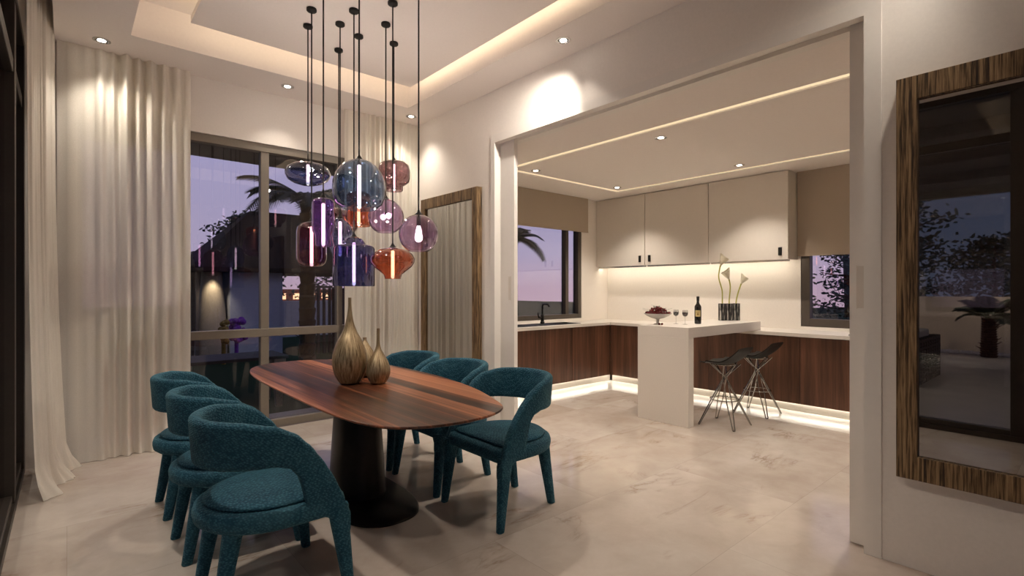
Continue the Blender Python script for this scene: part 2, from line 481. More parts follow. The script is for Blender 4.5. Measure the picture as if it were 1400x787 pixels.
# casing of the opening
def casing():
    bm = B()
    x0, x1 = XR - .008, XR + .2 + .008
    box(bm, x0, 3.944, 0, x1, 4.005, 2.935); box(bm, x0, .75, 0, x1, .828, 2.935)
    box(bm, x0, .828, 2.858, XR + .055, 3.944, 2.935)
    box(bm, XR + .125, .828, 2.858, x1, 3.944, 2.935)
    box(bm, XR + .055, .828, 2.885, XR + .125, 3.944, 2.935)
    return bm
struct('trim_1', casing(), M['lacquer'], label='pale lacquered casing round the wide kitchen opening')
def leaf(n, y0, y1, hy, label):
    bm = B(); box(bm, XR + .068, y0, .006, XR + .112, y1, 2.882, .003)
    o = struct('door_%d' % n, bm, M['lacquer'], loc=(XR + .09, (y0 + y1) / 2, 0), label=label)
    bm = B(); box(bm, XR + .0655, hy - .016, 1.30, XR + .0675, hy + .016, 1.53, .0)
    box(bm, XR + .064, hy - .019, 1.295, XR + .0682, hy - .016, 1.535); box(bm, XR + .064, hy + .016, 1.295, XR + .0682, hy + .019, 1.535)
    part('pull_handle', bm, M['frame_grey'] if False else M['cab_white'], o, False, label='recessed finger pull')
leaf(1, 3.735, 3.943, 3.80, 'pale sliding door leaf parked in its pocket beside the tall far mirror')
leaf(2, .829, .915, .862, 'pale sliding door leaf parked in its pocket beside the big framed mirror')

# ---------------------------------------------------------------- windows
def frame_window(n, kind_axis, plane, u0, u1, z0, z1, fw, depth, mat, vbars=(), hbars=(), label=None, bars_w=.075):
    """frame in wall plane; axis 'y' = wall facing -Y (u is x), axis 'x' = wall facing -X (u is y)"""
    def bx(bm, ua, ub, za, zb, d0, d1, bev=.003):
        if kind_axis == 'y': box(bm, ua, plane + d0, za, ub, plane + d1, zb, bev, 1)
        else: box(bm, plane + d0, ua, za, plane + d1, ub, zb, bev, 1)
    loc = ((u0 + u1) / 2, plane, z0) if kind_axis == 'y' else (plane, (u0 + u1) / 2, z0)
    bm = B()
    bx(bm, u0, u0 + fw, z0, z1, 0, depth); bx(bm, u1 - fw, u1, z0, z1, 0, depth)
    bx(bm, u0 + fw, u1 - fw, z1 - fw, z1, 0, depth); bx(bm, u0 + fw, u1 - fw, z0, z0 + fw, 0, depth)
    root = struct('window_%d' % n, bm, mat, loc=loc, label=label)
    for (ub, w, za, zb) in vbars:
        bm = B(); bx(bm, ub - w / 2, ub + w / 2, za, zb, .01, depth - .01)
        part('mullion', bm, mat, root, False)
    for (zb, w, ua, ub) in hbars:
        bm = B(); bx(bm, ua, ub, zb - w / 2, zb + w / 2, .005, depth - .005)
        part('transom', bm, mat, root, False)
    bm = B(); bx(bm, u0 + fw, u1 - fw, z0 + fw, z1 - fw, depth * .55, depth * .55 + .008, 0)
    part('pane', bm, M['pane'], root, False, label='clear tinted glass')
    return root
frame_window(1, 'y', YB + .02, .02, 3.10, 0.0, 2.865, .078, .10, M['frame_grey'],
             vbars=[(1.507, .078, .078, .93), (1.507, .078, 1.01, 2.787), (2.28, .06, .078, .93), (2.28, .06, 1.01, 2.787), (.80, .06, .078, .93), (.80, .06, 1.01, 2.787)],
             hbars=[(.97, .08, .098, 3.022)],
             label='tall taupe framed dining window with a low crossbar behind sheer curtains')
w2 = frame_window(2, 'y', YB + .01, 4.25, 6.27, .947, 2.62, .07, .11, M['frame_dark'],
                  vbars=[(5.95, .07, 1.017, 2.55), (4.75, .07, 1.017, 2.55)], label='dark framed sliding window above the sink')
w3 = frame_window(3, 'x', XK + .01, 1.0, 2.465, .944, 2.62, .10, .10, M['frame_dark'], label='dark framed window above the hob with a tree outside')

# glazed sliding doors on the left wall
bm = B()
fx0, fx1 = XL - .11, XL
box(bm, fx0, YF, 0, fx1, YB - .02, .05); box(bm, fx0, YF, 3.24, fx1, YB - .02, 3.30)
box(bm, fx0, YB - .16, .05, fx1, YB - .02, 3.24)
d3 = struct('door_3', bm, M['door_bronze'], loc=(XL, 2.5, 0), label='dark bronze framed glazed sliding doors to the terrace')
ym = [-1.5, .49, 2.53, 4.57]
for y in ym:
    bm = B(); box(bm, fx0 + .015, y - .06, .05, fx1 - .004, y + .06, 3.24, .003, 1)
    part('stile', bm, M['door_bronze'], d3, False)
ys = [YF] + ym + [YB - .1]
for a, b in zip(ys, ys[1:]):
    bm = B(); box(bm, fx0 + .02, a + .06, 2.775, fx1 - .01, b - .06, 2.86, .003, 1)
    part('transom', bm, M['door_bronze'], d3, False)
    bm = B(); box(bm, fx0 + .02, a + .06, .05, fx1 - .015, b - .06, .10, .003, 1)
    part('bottom_rail', bm, M['door_bronze'], d3, False)
    bm = B(); box(bm, fx0 + .05, a + .05, .05, fx0 + .058, b - .05, 3.24)
    part('pane', bm, M['pane'], d3, False, label='clear tinted glass')

# ---------------------------------------------------------------- curtains
def curtain(p0, p1, z0, z1, folds, amp, label, flare=0.0, seed=1, nu=150, nv=36, puddle=0.0, drop=0.0, env=.5):
    rnd = random.Random(seed)
    p0, p1 = Vector((*p0, 0)), Vector((*p1, 0))
    dirv = (p1 - p0); L = dirv.length; dirv.normalize(); nrm = Vector((-dirv.y, dirv.x, 0))
    ph = [(rnd.uniform(.6, 1.5), rnd.uniform(0, 6.28), rnd.uniform(.5, 1)) for _ in range(5)]
    bm = B(); grid = []
    for j in range(nv + 1):
        t = j / nv; z = z1 + (z0 - z1) * t; row = []
        for i in range(nu + 1):
            s = i / nu
            f = 0
            for k, (fr, p, a) in enumerate(ph):
                f += a * sin((1 if k < 3 else 1.9) * 2 * pi * folds * fr * s + p + .5 * sin(2.2 * t + k) + .25 * sin(9 * s + k))
            f /= 2.6
            f = math.copysign(abs(f) ** .8, f)
            k = amp * (.75 + .25 * t) * (.30 + .9 * math.exp(-((s - env) / .22) ** 2) + .25 * sin(5.1 * s + seed))
            off = k * f
            off = max(-.085, min(.07, off))
            q = p0 + dirv * (L * s) + nrm * off
            if flare: q += dirv * (flare * (s - .0) * (t ** 2.2)) + nrm * (-drop * t ** 3)
            zz = z
            if puddle and t > .96:
                q += nrm * (-puddle * (t - .96) / .04 * (.6 + .4 * sin(14 * s + seed)))
            row.append(bm.verts.new((q.x, q.y, zz)))
        grid.append(row)
    for a, b in zip(grid, grid[1:]):
        for i in range(nu): bm.faces.new((a[i], a[i + 1], b[i + 1], b[i]))
    c = (p0 + p1) / 2
    return single('curtain', bm, M['sheer'], (c.x, c.y, z0), label, 'curtain', 'sheer floor length curtains', angle=180)
curtain((-.06, 5.415), (.846, 5.415), .004, CEIL - .002, 7, .050, 'sheer cream curtain on the window wall beside the corner of the glazed doors', seed=4, nu=260, puddle=.03, env=.48)
curtain((2.292, 5.415), (3.19, 5.415), .004, CEIL - .002, 7, .044, 'sheer cream curtain on the window wall behind the brass vases', seed=9, nu=240, env=.42)
curtain((-.075, 5.33), (-.20, 4.72), .004, CEIL + .28, 4, .028, 'sheer cream curtain gathered along the dark terrace doors', flare=.12, seed=15, nu=140, puddle=-.10, drop=-.08)

# ---------------------------------------------------------------- mirrors
def mirror(y0, y1, label):
    z0, z1 = .465, 2.452; x0, x1 = XR - .066, XR - .001; fwv, fwh = .085, .115
    c = (XR, (y0 + y1) / 2, z0)
    t = thing('wall_mirror', c, label, 'mirror', 'tall wood framed mirrors')
    for (a, b, za, zb) in ((y0, y0 + fwv, z0, z1), (y1 - fwv, y1, z0, z1), (y0 + fwv, y1 - fwv, z1 - fwh, z1), (y0 + fwv, y1 - fwv, z0, z0 + fwh)):
        bm = B(); box(bm, x0, a, za, x1, b, zb, .002, 1); part('frame_rail', bm, M['zebrano'], t, False)
    bm = B(); box(bm, x0 + .022, y0 + fwv, z0 + fwh, x0 + .030, y1 - fwv, z1 - fwh)
    part('mirror_glass', bm, M['mirror'], t, False)
mirror(4.157, 5.25, 'tall mirror in streaky brown wood frame beside the window curtain')
mirror(-.43, .675, 'tall mirror in streaky brown wood frame reflecting the dark terrace')

# ---------------------------------------------------------------- downlights
def downlight(x, y, z, label, group, energy, size=92, blend=.6, target=None, col=(1, .885, .755), r=.045, fill=.42, aim=None, beam=.24):
    t = thing('recessed_downlight', (x, y, z), label, 'downlight', group)
    bm = B(); lathe(bm, [(r + .014, z), (r + .014, z - .004), (r, z - .006), (r - .004, z - .001), (r - .004, z)], (x, y), 28)
    part('trim_ring', bm, M['downlight_rim'], t)
    bm = B(); lathe(bm, [(r * .62, z - .0015), (r * .62, z - .004), (r * .4, z - .005)], (x, y), 20); part('lens', bm, M['lens'], t)
    spot('downlight_beam', (x, y, z - .03), energy * beam, radians(size), blend, col, target or (x, y, 0), .035)
    spot('downlight_fill', (x, y, z - .02), energy * fill, radians(112), .9, col, aim or (x, y, 0), .05)  # added wide fill spot beside the beam, turned by aim to brighten the room
ED = 44
DG = 'dining room ceiling downlights'
downlight(.208, 5.205, CEIL, 'round ceiling downlight above the curtain next to the glazed doors', DG, ED, fill=.75, aim=(.8, 4.7, .0), beam=.11)
downlight(1.62, 5.197, CEIL, 'round ceiling downlight above the middle of the dining window', DG, ED, fill=1.4, aim=(1.55, 3.2, .7))
downlight(2.967, 5.17, CEIL, 'round ceiling downlight in the corner above the far mirror', DG, ED, fill=.75, aim=(2.45, 4.9, .4), beam=.10)
downlight(2.973, 2.80, CEIL, 'round ceiling downlight above the casing of the kitchen opening', DG, ED, fill=2.8, aim=(2.62, 5.1, .8), beam=.16)
downlight(2.973, .42, CEIL, 'round ceiling downlight above the big framed mirror', DG, ED * .3, fill=3.0, aim=(1.6, 2.4, .0))
downlight(.208, 2.80, CEIL, 'round ceiling downlight above the terrace doors level with the table', DG, ED * .6, fill=3.0, aim=(1.55, 3.2, .7))
downlight(.208, .42, CEIL, 'round ceiling downlight above the terrace doors next to the camera', DG, ED * .3, fill=3.0, aim=(1.6, 2.4, .0))
KG = 'kitchen ceiling downlights'
downlight(4.33, 2.79, KCEIL, 'kitchen downlight in front of the bar end', KG, 50, size=105, beam=.75)
downlight(5.985, 2.80, KCEIL, 'kitchen downlight over the stool by the wall run', KG, 50, size=105, beam=.75)
downlight(4.36, 4.57, KCEIL, 'kitchen downlight nearest the sink window blind', KG, 50, size=105, beam=.75)
downlight(5.965, 4.56, KCEIL, 'kitchen downlight in the cabinet corner', KG, 50, size=105, beam=.75)
downlight(4.34, 1.02, KCEIL, 'kitchen downlight hidden behind the parked door leaf', KG, 50, size=105, beam=.75)
downlight(5.985, 1.02, KCEIL, 'kitchen downlight over the hob run', KG, 50, size=105, beam=.75)

# hidden cove lamps: strips lying on the raft edge, shining outwards and up
COVE = 1.9
zc = pz + .075
for nm, loc, sx, sy, rot in (
        ('cove_lamp', (px1 - .03, (py0 + py1) / 2, zc), .04, py1 - py0, (0, radians(-78), 0)),
        ('cove_lamp', (px0 + .03, (py0 + py1) / 2, zc), .04, py1 - py0, (0, radians(78), 0)),
        ('cove_lamp', ((px0 + px1) / 2, py1 - .03, zc), px1 - px0, .04, (radians(78), 0, 0)),
        ('cove_lamp', ((px0 + px1) / 2, py0 + .03, zc), px1 - px0, .04, (radians(-78), 0, 0))):
    area(nm, loc, sx, sy, COVE * max(sx, sy) / 3, rot, (1, .80, .55))

# ================================================================== KITCHEN
FX, FY = 6.30, 4.95         # door planes of the two base runs
WT0, WT1 = .865, .905       # worktop
def base_unit(axis, a, b, label, doors):
    if axis == 'y':      # sink run, faces -Y ; a..b along X
        t = thing('base_cabinet', ((a + b) / 2, FY, 0), label, 'cabinet', 'walnut base cabinets')
        bm = B(); box(bm, a, FY + .02, .105, b, YB - .005, WT0 - .001); part('body', bm, M['walnut'], t, False)
        n = doors; w = (b - a) / n
        for i in range(n):
            bm = B(); box(bm, a + i * w + .0015, FY, .098, a + (i + 1) * w - .0015, FY + .019, WT0 - .004, .001, 1); part('door', bm, M['walnut'], t, False)
        bm = B(); box(bm, a, FY + .05, 0, b + (.066 if b > 6 else 0), FY + .066, .104); part('plinth', bm, M['plinth'], t, False)
    else:                # wall run, faces -X ; a..b along Y
        t = thing('base_cabinet', (FX, (a + b) / 2, 0), label, 'cabinet', 'walnut base cabinets')
        bm = B(); box(bm, FX + .02, a, .105, XK - .005, b, WT0 - .001); part('body', bm, M['walnut'], t, False)
        n = doors; w = (b - a) / n
        for i in range(n):
            bm = B(); box(bm, FX, a + i * w + .0015, .098, FX + .019, a + (i + 1) * w - .0015, WT0 - .004, .001, 1); part('door', bm, M['walnut'], t, False)
        bm = B(); box(bm, FX + .05, a, 0, FX + .066, b, .104); part('plinth', bm, M['plinth'], t, False)
base_unit('y', 5.45, FX - .001, 'walnut base cabinet in the corner next to the sink', 2)
base_unit('y', 4.25, 5.448, 'walnut base cabinet under the black sink', 2)
base_unit('y', 3.45, 4.248, 'walnut base cabinet partly hidden by the parked door leaf', 1)
base_unit('x', 3.35, FY - .003, 'walnut base cabinet behind the white bar end', 2)
base_unit('x', 2.25, 3.348, 'walnut base cabinet behind the bar stools', 2)
base_unit('x', 1.05, 2.248, 'walnut base cabinet under the black hob', 2)
# worktop (L)
bm = B()
box(bm, 3.45, FY - .02, WT0, XK - .002, YB - .002, WT1)
box(bm, FX - .02, 1.05, WT0, XK - .002, FY - .02, WT1)
single('worktop', bm, M['counter'], (6.3, 4.95, WT0), 'white worktop running round the corner over the walnut cabinets', 'worktop', smooth=False)
# LED lamps under the base run (behind the door edge) : real hidden strips
bm = B()      # thin pale strip over the floor along the plinth, turning the corner
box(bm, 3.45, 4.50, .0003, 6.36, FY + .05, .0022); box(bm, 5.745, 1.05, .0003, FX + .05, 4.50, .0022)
struct('trim_2', bm, M['border'], label='pale strip over the kitchen floor along the plinth')
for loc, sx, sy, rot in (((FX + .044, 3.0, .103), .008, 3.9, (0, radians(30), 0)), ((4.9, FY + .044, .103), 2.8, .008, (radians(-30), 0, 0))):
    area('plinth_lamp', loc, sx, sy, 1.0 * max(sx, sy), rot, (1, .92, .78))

# upper cabinets
UX = 6.63; UZ0, UZ1 = 1.778, 2.862
ub = [2.497, 3.528, 4.551, 5.494]
ul = ['beige wall cabinet next to the hob window blind', 'beige wall cabinet in the middle of the row of three', 'beige wall cabinet in the corner by the sink window']
hand = [2.497 + .035, 4.551 - .085, 4.551 + .085]
for i in range(3):
    a, b = ub[i], ub[i + 1]
    t = thing('wall_cabinet', (UX, (a + b) / 2, UZ0), ul[i], 'cabinet', 'handled beige wall cabinets')
    bm = B(); box(bm, UX + .02, a + .001, UZ0, XK - .002, b - .001, UZ1); part('body', bm, M['cab_white'], t, False)
    bm = B(); box(bm, UX, a + .0045, UZ0 - .004, UX + .019, b - .0045, UZ1 - .002, .0012, 1); dr = part('door', bm, M['cab_white'], t, False)
    hy = hand[i] + (.06 if i == 0 else 0)
    bm = B(); box(bm, UX - .016, hy - .02, UZ0 + .045, UX - .001, hy + .02, UZ0 + .145, .003, 1)
    part('handle', bm, M['black'], dr, False, label='small black pull')
    bm = B(); box(bm, UX + .055, a + .01, UZ0 - .026, UX + .070, b - .01, UZ0 - .0005); part('light_strip', bm, M['downlight_rim'], t, False, label='slim aluminium light strip')
area('under_cabinet_lamp', (UX + .085, 4.0, UZ0 - .012), .02, 2.95, 3.6, (0, radians(-42), 0), (1, .87, .68))

# roller blinds
def blind(axis, a, b, z0, plane, label):
    if axis == 'y':
        t = thing('roller_blind', ((a + b) / 2, plane, z0), label, 'blind', 'beige roller blinds')
        bm = B(); box(bm, a, plane, z0 + .02, b, plane + .004, KCEIL - .002); part('fabric', bm, M['blind'], t, False)
        bm = B(); box(bm, a, plane - .006, z0, b, plane + .010, z0 + .022, .004, 2); part('bottom_bar', bm, M['blind'], t)
    else:
        t = thing('roller_blind', (plane, (a + b) / 2, z0), label, 'blind', 'beige roller blinds')
        bm = B(); box(bm, plane, a, z0 + .02, plane + .004, b, KCEIL - .002); part('fabric', bm, M['blind'], t, False)
        bm = B(); box(bm, plane - .006, a, z0, plane + .010, b, z0 + .022, .004, 2); part('bottom_bar', bm, M['blind'], t)
blind('y', 4.15, 6.36, 2.32, YB - .06, 'beige roller blind half down over the sink window')
blind('x', .9, 2.488, 1.816, XK - .05, 'beige roller blind half down over the hob window')

# bar with waterfall end
bx0, bx1, by0, by1, bz0, bz1 = 4.745, 6.42, 2.737, 3.348, .908, 1.015
t = thing('breakfast_bar', (bx0, (by0 + by1) / 2, 0), 'thick white breakfast bar with waterfall end in the middle of the kitchen', 'breakfast bar')
bm = B(); box(bm, bx0, by0, bz0, bx1, by1, bz1, .002, 1); part('bar_top', bm, M['counter'], t, False)
bm = B(); box(bm, bx0, by0, 0, bx0 + .10, by1, bz0 - .0005, .002, 1); part('end_panel', bm, M['counter'], t, False)

# sink + faucet + hob
t = thing('kitchen_sink', (5.0, 5.2, WT1), 'black inset sink with drainer under the kitchen window', 'sink')
bm = B(); box(bm, 4.25, 5.03, WT1 + .0005, 5.72, 5.38, WT1 + .006, .002, 1); part('rim', bm, M['black'], t, False)
bm = B(); loft(bm, [[(x, y, WT1 + .0065) for x, y in rrect(.25, .13, .03, 4, (4.95, 5.19))], [(x, y, WT1 + .009) for x, y in rrect(.25, .13, .03, 4, (4.95, 5.19))],
                    [(x, y, WT1 + .009) for x, y in rrect(.235, .115, .025, 4, (4.95, 5.19))], [(x, y, WT1 + .0068) for x, y in rrect(.22, .10, .02, 4, (4.95, 5.19))]])
part('basin', bm, M['black_metal'], t)
for k in range(6):
    bm = B(); box(bm, 5.28, 5.08 + .045 * k, WT1 + .0062, 5.66, 5.092 + .045 * k, WT1 + .009, .001, 1); part('drainer_rib', bm, M['black_metal'], t, False)
fx, fy = 5.19, 5.30
t = thing('faucet', (fx, fy, WT1 + .006), 'black kitchen mixer tap standing behind the sink', 'tap')
bm = B(); lathe(bm, [(.032, WT1 + .0065), (.032, WT1 + .03), (.024, WT1 + .04), (.024, WT1 + .13), (.016, WT1 + .14)], (fx, fy), 20); part('base', bm, M['black_metal'], t)
bm = B(); tube(bm, [(fx, fy, WT1 + .13), (fx, fy, WT1 + .26), (fx - .003, fy - .02, WT1 + .285), (fx - .012, fy - .06, WT1 + .29), (fx - .05, fy - .17, WT1 + .285), (fx - .055, fy - .19, WT1 + .26)], .0135, 12)
part('spout', bm, M['black_metal'], t)
bm = B(); tube(bm, [(fx - .02, fy, WT1 + .09), (fx - .07, fy, WT1 + .10), (fx - .085, fy, WT1 + .13), (fx - .088, fy, WT1 + .17)], [.014, .014, .009, .007], 10)
part('lever', bm, M['black_metal'], t)
t = thing('hob', (6.6, 1.5, WT1), 'black glass hob let into the worktop under the tree window', 'hob')
bm = B(); box(bm, 6.40, 1.15, WT1 + .0005, 6.84, 1.80, WT1 + .008, .002, 1); part('glass_top', bm, M['bottle'], t, False)
for x, y in ((6.52, 1.64), (6.72, 1.64), (6.52, 1.32), (6.72, 1.32)):
    bm = B(); lathe(bm, [(.075, WT1 + .0082), (.075, WT1 + .0092), (.068, WT1 + .0092), (.068, WT1 + .0082)], (x, y), 24); part('burner_ring', bm, M['black'], t)

# ---------------------------------------------------------------- things on the bar
Z0 = bz1
# fruit bowl
cxb, cyb = 4.96, 3.235
t = thing('fruit_bowl', (cxb, cyb, Z0), 'pale footed bowl heaped with cherries on the bar end', 'bowl')
bm = B(); lathe(bm, [(.045, Z0 + .001), (.045, Z0 + .006), (.016, Z0 + .016), (.016, Z0 + .05), (.022, Z0 + .062)], (cxb, cyb), 24); part('foot', bm, M['ceramic'], t)
bm = B(); lathe(bm, [(.021, Z0 + .0625), (.07, Z0 + .075), (.12, Z0 + .098), (.15, Z0 + .122), (.153, Z0 + .124), (.147, Z0 + .124), (.115, Z0 + .104), (.06, Z0 + .082), (.004, Z0 + .078)], (cxb, cyb), 36); part('dish', bm, M['ceramic'], t)
rnd = random.Random(3)
bm = B(); sphere(bm, (0, 0, 0), .0125, 12, 8)
proto = None; pts = []; tries = 0
while len(pts) < 125 and tries < 60000:
    tries += 1
    r = .134 * sqrt(rnd.random()); a = rnd.random() * 2 * pi
    low = .092 + .034 * (r / .134) ** 1.6
    top = .100 + .092 * (1 - (r / .138) ** 2)
    z = rnd.uniform(low, max(low + .002, top))
    p = Vector((r * cos(a), r * sin(a), z + .006))
    if all((p - q).length > .0205 for q in pts): pts.append(p)
pts += [Vector((-.055, -.09, .0128)), Vector((-.085, -.075, .0128))]
cherries = []
for i, p in enumerate(pts):
    if proto is None:
        proto = single('cherry', bm, M['cherry'], (0, 0, 0), 'small dark red cherry heaped in the pale footed bowl', 'cherry', 'cherries in the footed bowl')
        o = proto; o.location = (cxb + p.x, cyb + p.y, Z0 + p.z)
    else:
        o = proto.copy(); COL.objects.link(o); o.location = (cxb + p.x, cyb + p.y, Z0 + p.z)
        o.rotation_euler = (rnd.random() * 3, rnd.random() * 3, 0)
    if i >= len(pts) - 2:
        o['label'] = 'dark cherry lying loose on the white bar beside the bowl foot'; o['group'] = 'loose cherries on the bar'
for k, (a, rr, zz, lab) in enumerate(((2.6, .135, .158, None), (.4, .06, .195, None), (1.8, .03, .205, None), (4.4, .10, .178, None), (5.6, .12, .168, None), (3.3, .07, .195, None), (2.2, .12, .17, None))):
    bm = B(); c = Vector((cxb + rr * cos(a), cyb + rr * sin(a), Z0 + zz)); d = Vector((cos(a), sin(a), .25)).normalized(); s = d.cross(Vector((0, 0, 1))).normalized()
    loft(bm, [[c + d * (-.025 + .07 * q) + s * w + Vector((0, 0, h)) for w, h in ((-ww, 0), (0, .0012), (ww, 0), (0, -.0012))] for q, ww in ((0, .002), (.3, .016), (.6, .015), (1, .001))])
    single('cherry_leaf', bm, M['leafgreen'], tuple(c), 'small green leaf sticking out of the heap of cherries', 'leaf', 'leaves among the cherries')
# wine glasses
for x, y, lab in ((5.235, 3.175, 'glass of red wine standing nearer the fruit bowl'), (5.19, 3.035, 'glass of red wine standing nearer the wine bottle')):
    t = thing('wine_glass', (x, y, Z0), lab, 'wine glass', 'glasses of red wine on the bar')
    bm = B(); lathe(bm, [(.030, Z0 + .0005), (.030, Z0 + .002), (.006, Z0 + .006), (.0035, Z0 + .012), (.0035, Z0 + .078), (.010, Z0 + .085)], (x, y), 24); part('foot', bm, M['chrome'] if False else M['wineglass'], t)
    bm = B(); lathe(bm, [(.009, Z0 + .0855), (.024, Z0 + .097), (.031, Z0 + .118), (.030, Z0 + .138), (.0265, Z0 + .160), (.0255, Z0 + .160), (.029, Z0 + .138), (.030, Z0 + .118), (.023, Z0 + .098), (.006, Z0 + .088)], (x, y), 28, caps=False); part('bowl', bm, M['wineglass'], t)
    bm = B(); lathe(bm, [(.006, Z0 + .0885), (.0225, Z0 + .0985), (.0292, Z0 + .118), (.0285, Z0 + .134)], (x, y), 24); part('wine', bm, M['wine'], t)
# bottle
x, y = 5.375, 2.985
t = thing('wine_bottle', (x, y, Z0), 'dark wine bottle with gold label on the bar', 'bottle')
bm = B(); lathe(bm, [(.030, Z0 + .001), (.036, Z0 + .006), (.037, Z0 + .02), (.037, Z0 + .19), (.034, Z0 + .205), (.018, Z0 + .228), (.0145, Z0 + .245), (.0145, Z0 + .258)], (x, y), 32); part('glass_body', bm, M['bottle'], t)
bm = B(); lathe(bm, [(.0152, Z0 + .2585), (.0155, Z0 + .29), (.0165, Z0 + .295), (.0165, Z0 + .308), (.012, Z0 + .311)], (x, y), 24); part('capsule', bm, M['black'], t)
def arc_patch(bm, c, r, a0, a1, z0, z1, th=.0006, n=12):
    ring = []
    for i in range(n + 1):
        a = a0 + (a1 - a0) * i / n
        ring.append([(c[0] + q * cos(a), c[1] + q * sin(a), z) for q, z in ((r, z0), (r + th, z0), (r + th, z1), (r, z1))])
    return loft(bm, ring)
ac = math.atan2(-y, -x)
bm = B(); arc_patch(bm, (x, y), .0373, ac - .8, ac + .75, Z0 + .085, Z0 + .155); lb = part('label_paper', bm, M['paper'], t)
bm = B(); arc_patch(bm, (x, y), .0380, ac - .5, ac + .45, Z0 + .132, Z0 + .139); arc_patch(bm, (x, y), .0380, ac - .28, ac + .25, Z0 + .100, Z0 + .124); part('label_print', bm, M['gilt'], lb)
# three striped vases with calla lilies
vs = [((6.222, 3.129), .213, 'striped black and silver vase at the fruit bowl end of the three'), ((6.290, 3.07), .213, 'striped black and silver vase in the middle of the three'), ((6.358, 3.011), .215, 'striped black and silver vase at the end of the three by the stools')]
for (vx, vy), h, lab in vs:
    bm = B(); lathe(bm, [(.043, Z0 + .001), (.0445, Z0 + .006), (.0445, Z0 + h), (.041, Z0 + h), (.040, Z0 + .02), (.002, Z0 + .018)], (vx, vy), 32)
    single('vase', bm, M['vase_stripe'], (vx, vy, Z0), lab, 'vase', 'striped vases on the bar')
def calla(base, path, tip_dir, size, label):
    t = thing('calla_lily', base, label, 'flower', 'calla lilies on the bar')
    bm = B(); tube(bm, path, [.008] * (len(path) - 1) + [.011], 8); part('stem', bm, M['stem'], t)
    e = Vector(path[-1]); d = Vector(tip_dir).normalized(); bm = B(); rings = []
    up = Vector((0, 0, 1)); s = d.cross(up).normalized(); w = s.cross(d).normalized()
    n = 20
    prof = [(.0, .011), (.16, .018), (.34, .034), (.55, .052), (.76, .064), (.88, .071), (.93, .078)]
    for q, r in prof:
        rr = []
        for k in range(n):
            a = 2 * pi * k / n
            lip = (.55 * max(0, cos(a)) ** 2) * q ** 2
            rr.append(e + d * (size * (q + lip * .55)) + (s * sin(a) + w * cos(a) * (1 + .2 * lip)) * (r * .72 * size / .11))
        rings.append(rr)
    # inner skin
    for q, r in reversed(prof):
        rr = []
        for k in range(n):
            a = 2 * pi * k / n
            lip = (.55 * max(0, cos(a)) ** 2) * q ** 2
            rr.append(e + d * (size * (q * .98 + .012 + lip * .55)) + (s * sin(a) + w * cos(a) * (1 + .2 * lip)) * (max(.002, r * .72 * .94 - .001) * size / .11))
        rings.append(rr)
    loft(bm, rings); part('bloom', bm, M['calla'], t, angle=70)
    bm = B(); tube(bm, [e + d * size * .25, e + d * size * .8], [.005, .003], 8); part('spadix', bm, M['stem'], t)
def smooth_path(P, n=6):
    P = [Vector(p) for p in P]; out = []
    for i in range(len(P) - 1):
        p0, p1, p2, p3 = P[max(i - 1, 0)], P[i], P[i + 1], P[min(i + 2, len(P) - 1)]
        for k in range(n):
            t = k / n
            out.append(.5 * ((2 * p1) + (p2 - p0) * t + (2 * p0 - 5 * p1 + 4 * p2 - p3) * t * t + (3 * p1 - p0 - 3 * p2 + p3) * t ** 3))
    out.append(P[-1]); return out
Rv = Vector((.7547, -.656, 0))
def at(v, r, z): return Vector((v[0], v[1], z)) + Rv * r
v = vs[0][0]; calla((v[0], v[1], Z0 + .03), smooth_path([at(v, 0, Z0 + .03), at(v, .004, Z0 + .25), at(v, .0, Z0 + .38), at(v, -.04, Z0 + .53), at(v, -.035, Z0 + .62), at(v, -.02, Z0 + .69)]), Rv * .5 + Vector((0, 0, 1)), .118, 'tallest calla lily with an S shaped stem')
v = vs[1][0]; calla((v[0], v[1], Z0 + .03), smooth_path([at(v, 0, Z0 + .03), at(v, .0, Z0 + .24), at(v, .012, Z0 + .38), at(v, .012, Z0 + .45), at(v, -.002, Z0 + .515)]), Rv * -.45 + Vector((0, 0, 1)), .118, 'middle calla lily with its bloom turned towards the bottle')
v = vs[2][0]; calla((v[0], v[1], Z0 + .03), smooth_path([at(v, -.01, Z0 + .03), at(v, -.004, Z0 + .22), at(v, .02, Z0 + .34), at(v, .06, Z0 + .46)]), Rv * .55 + Vector((0, 0, 1)), .10, 'shortest calla lily leaning away towards the hob window')

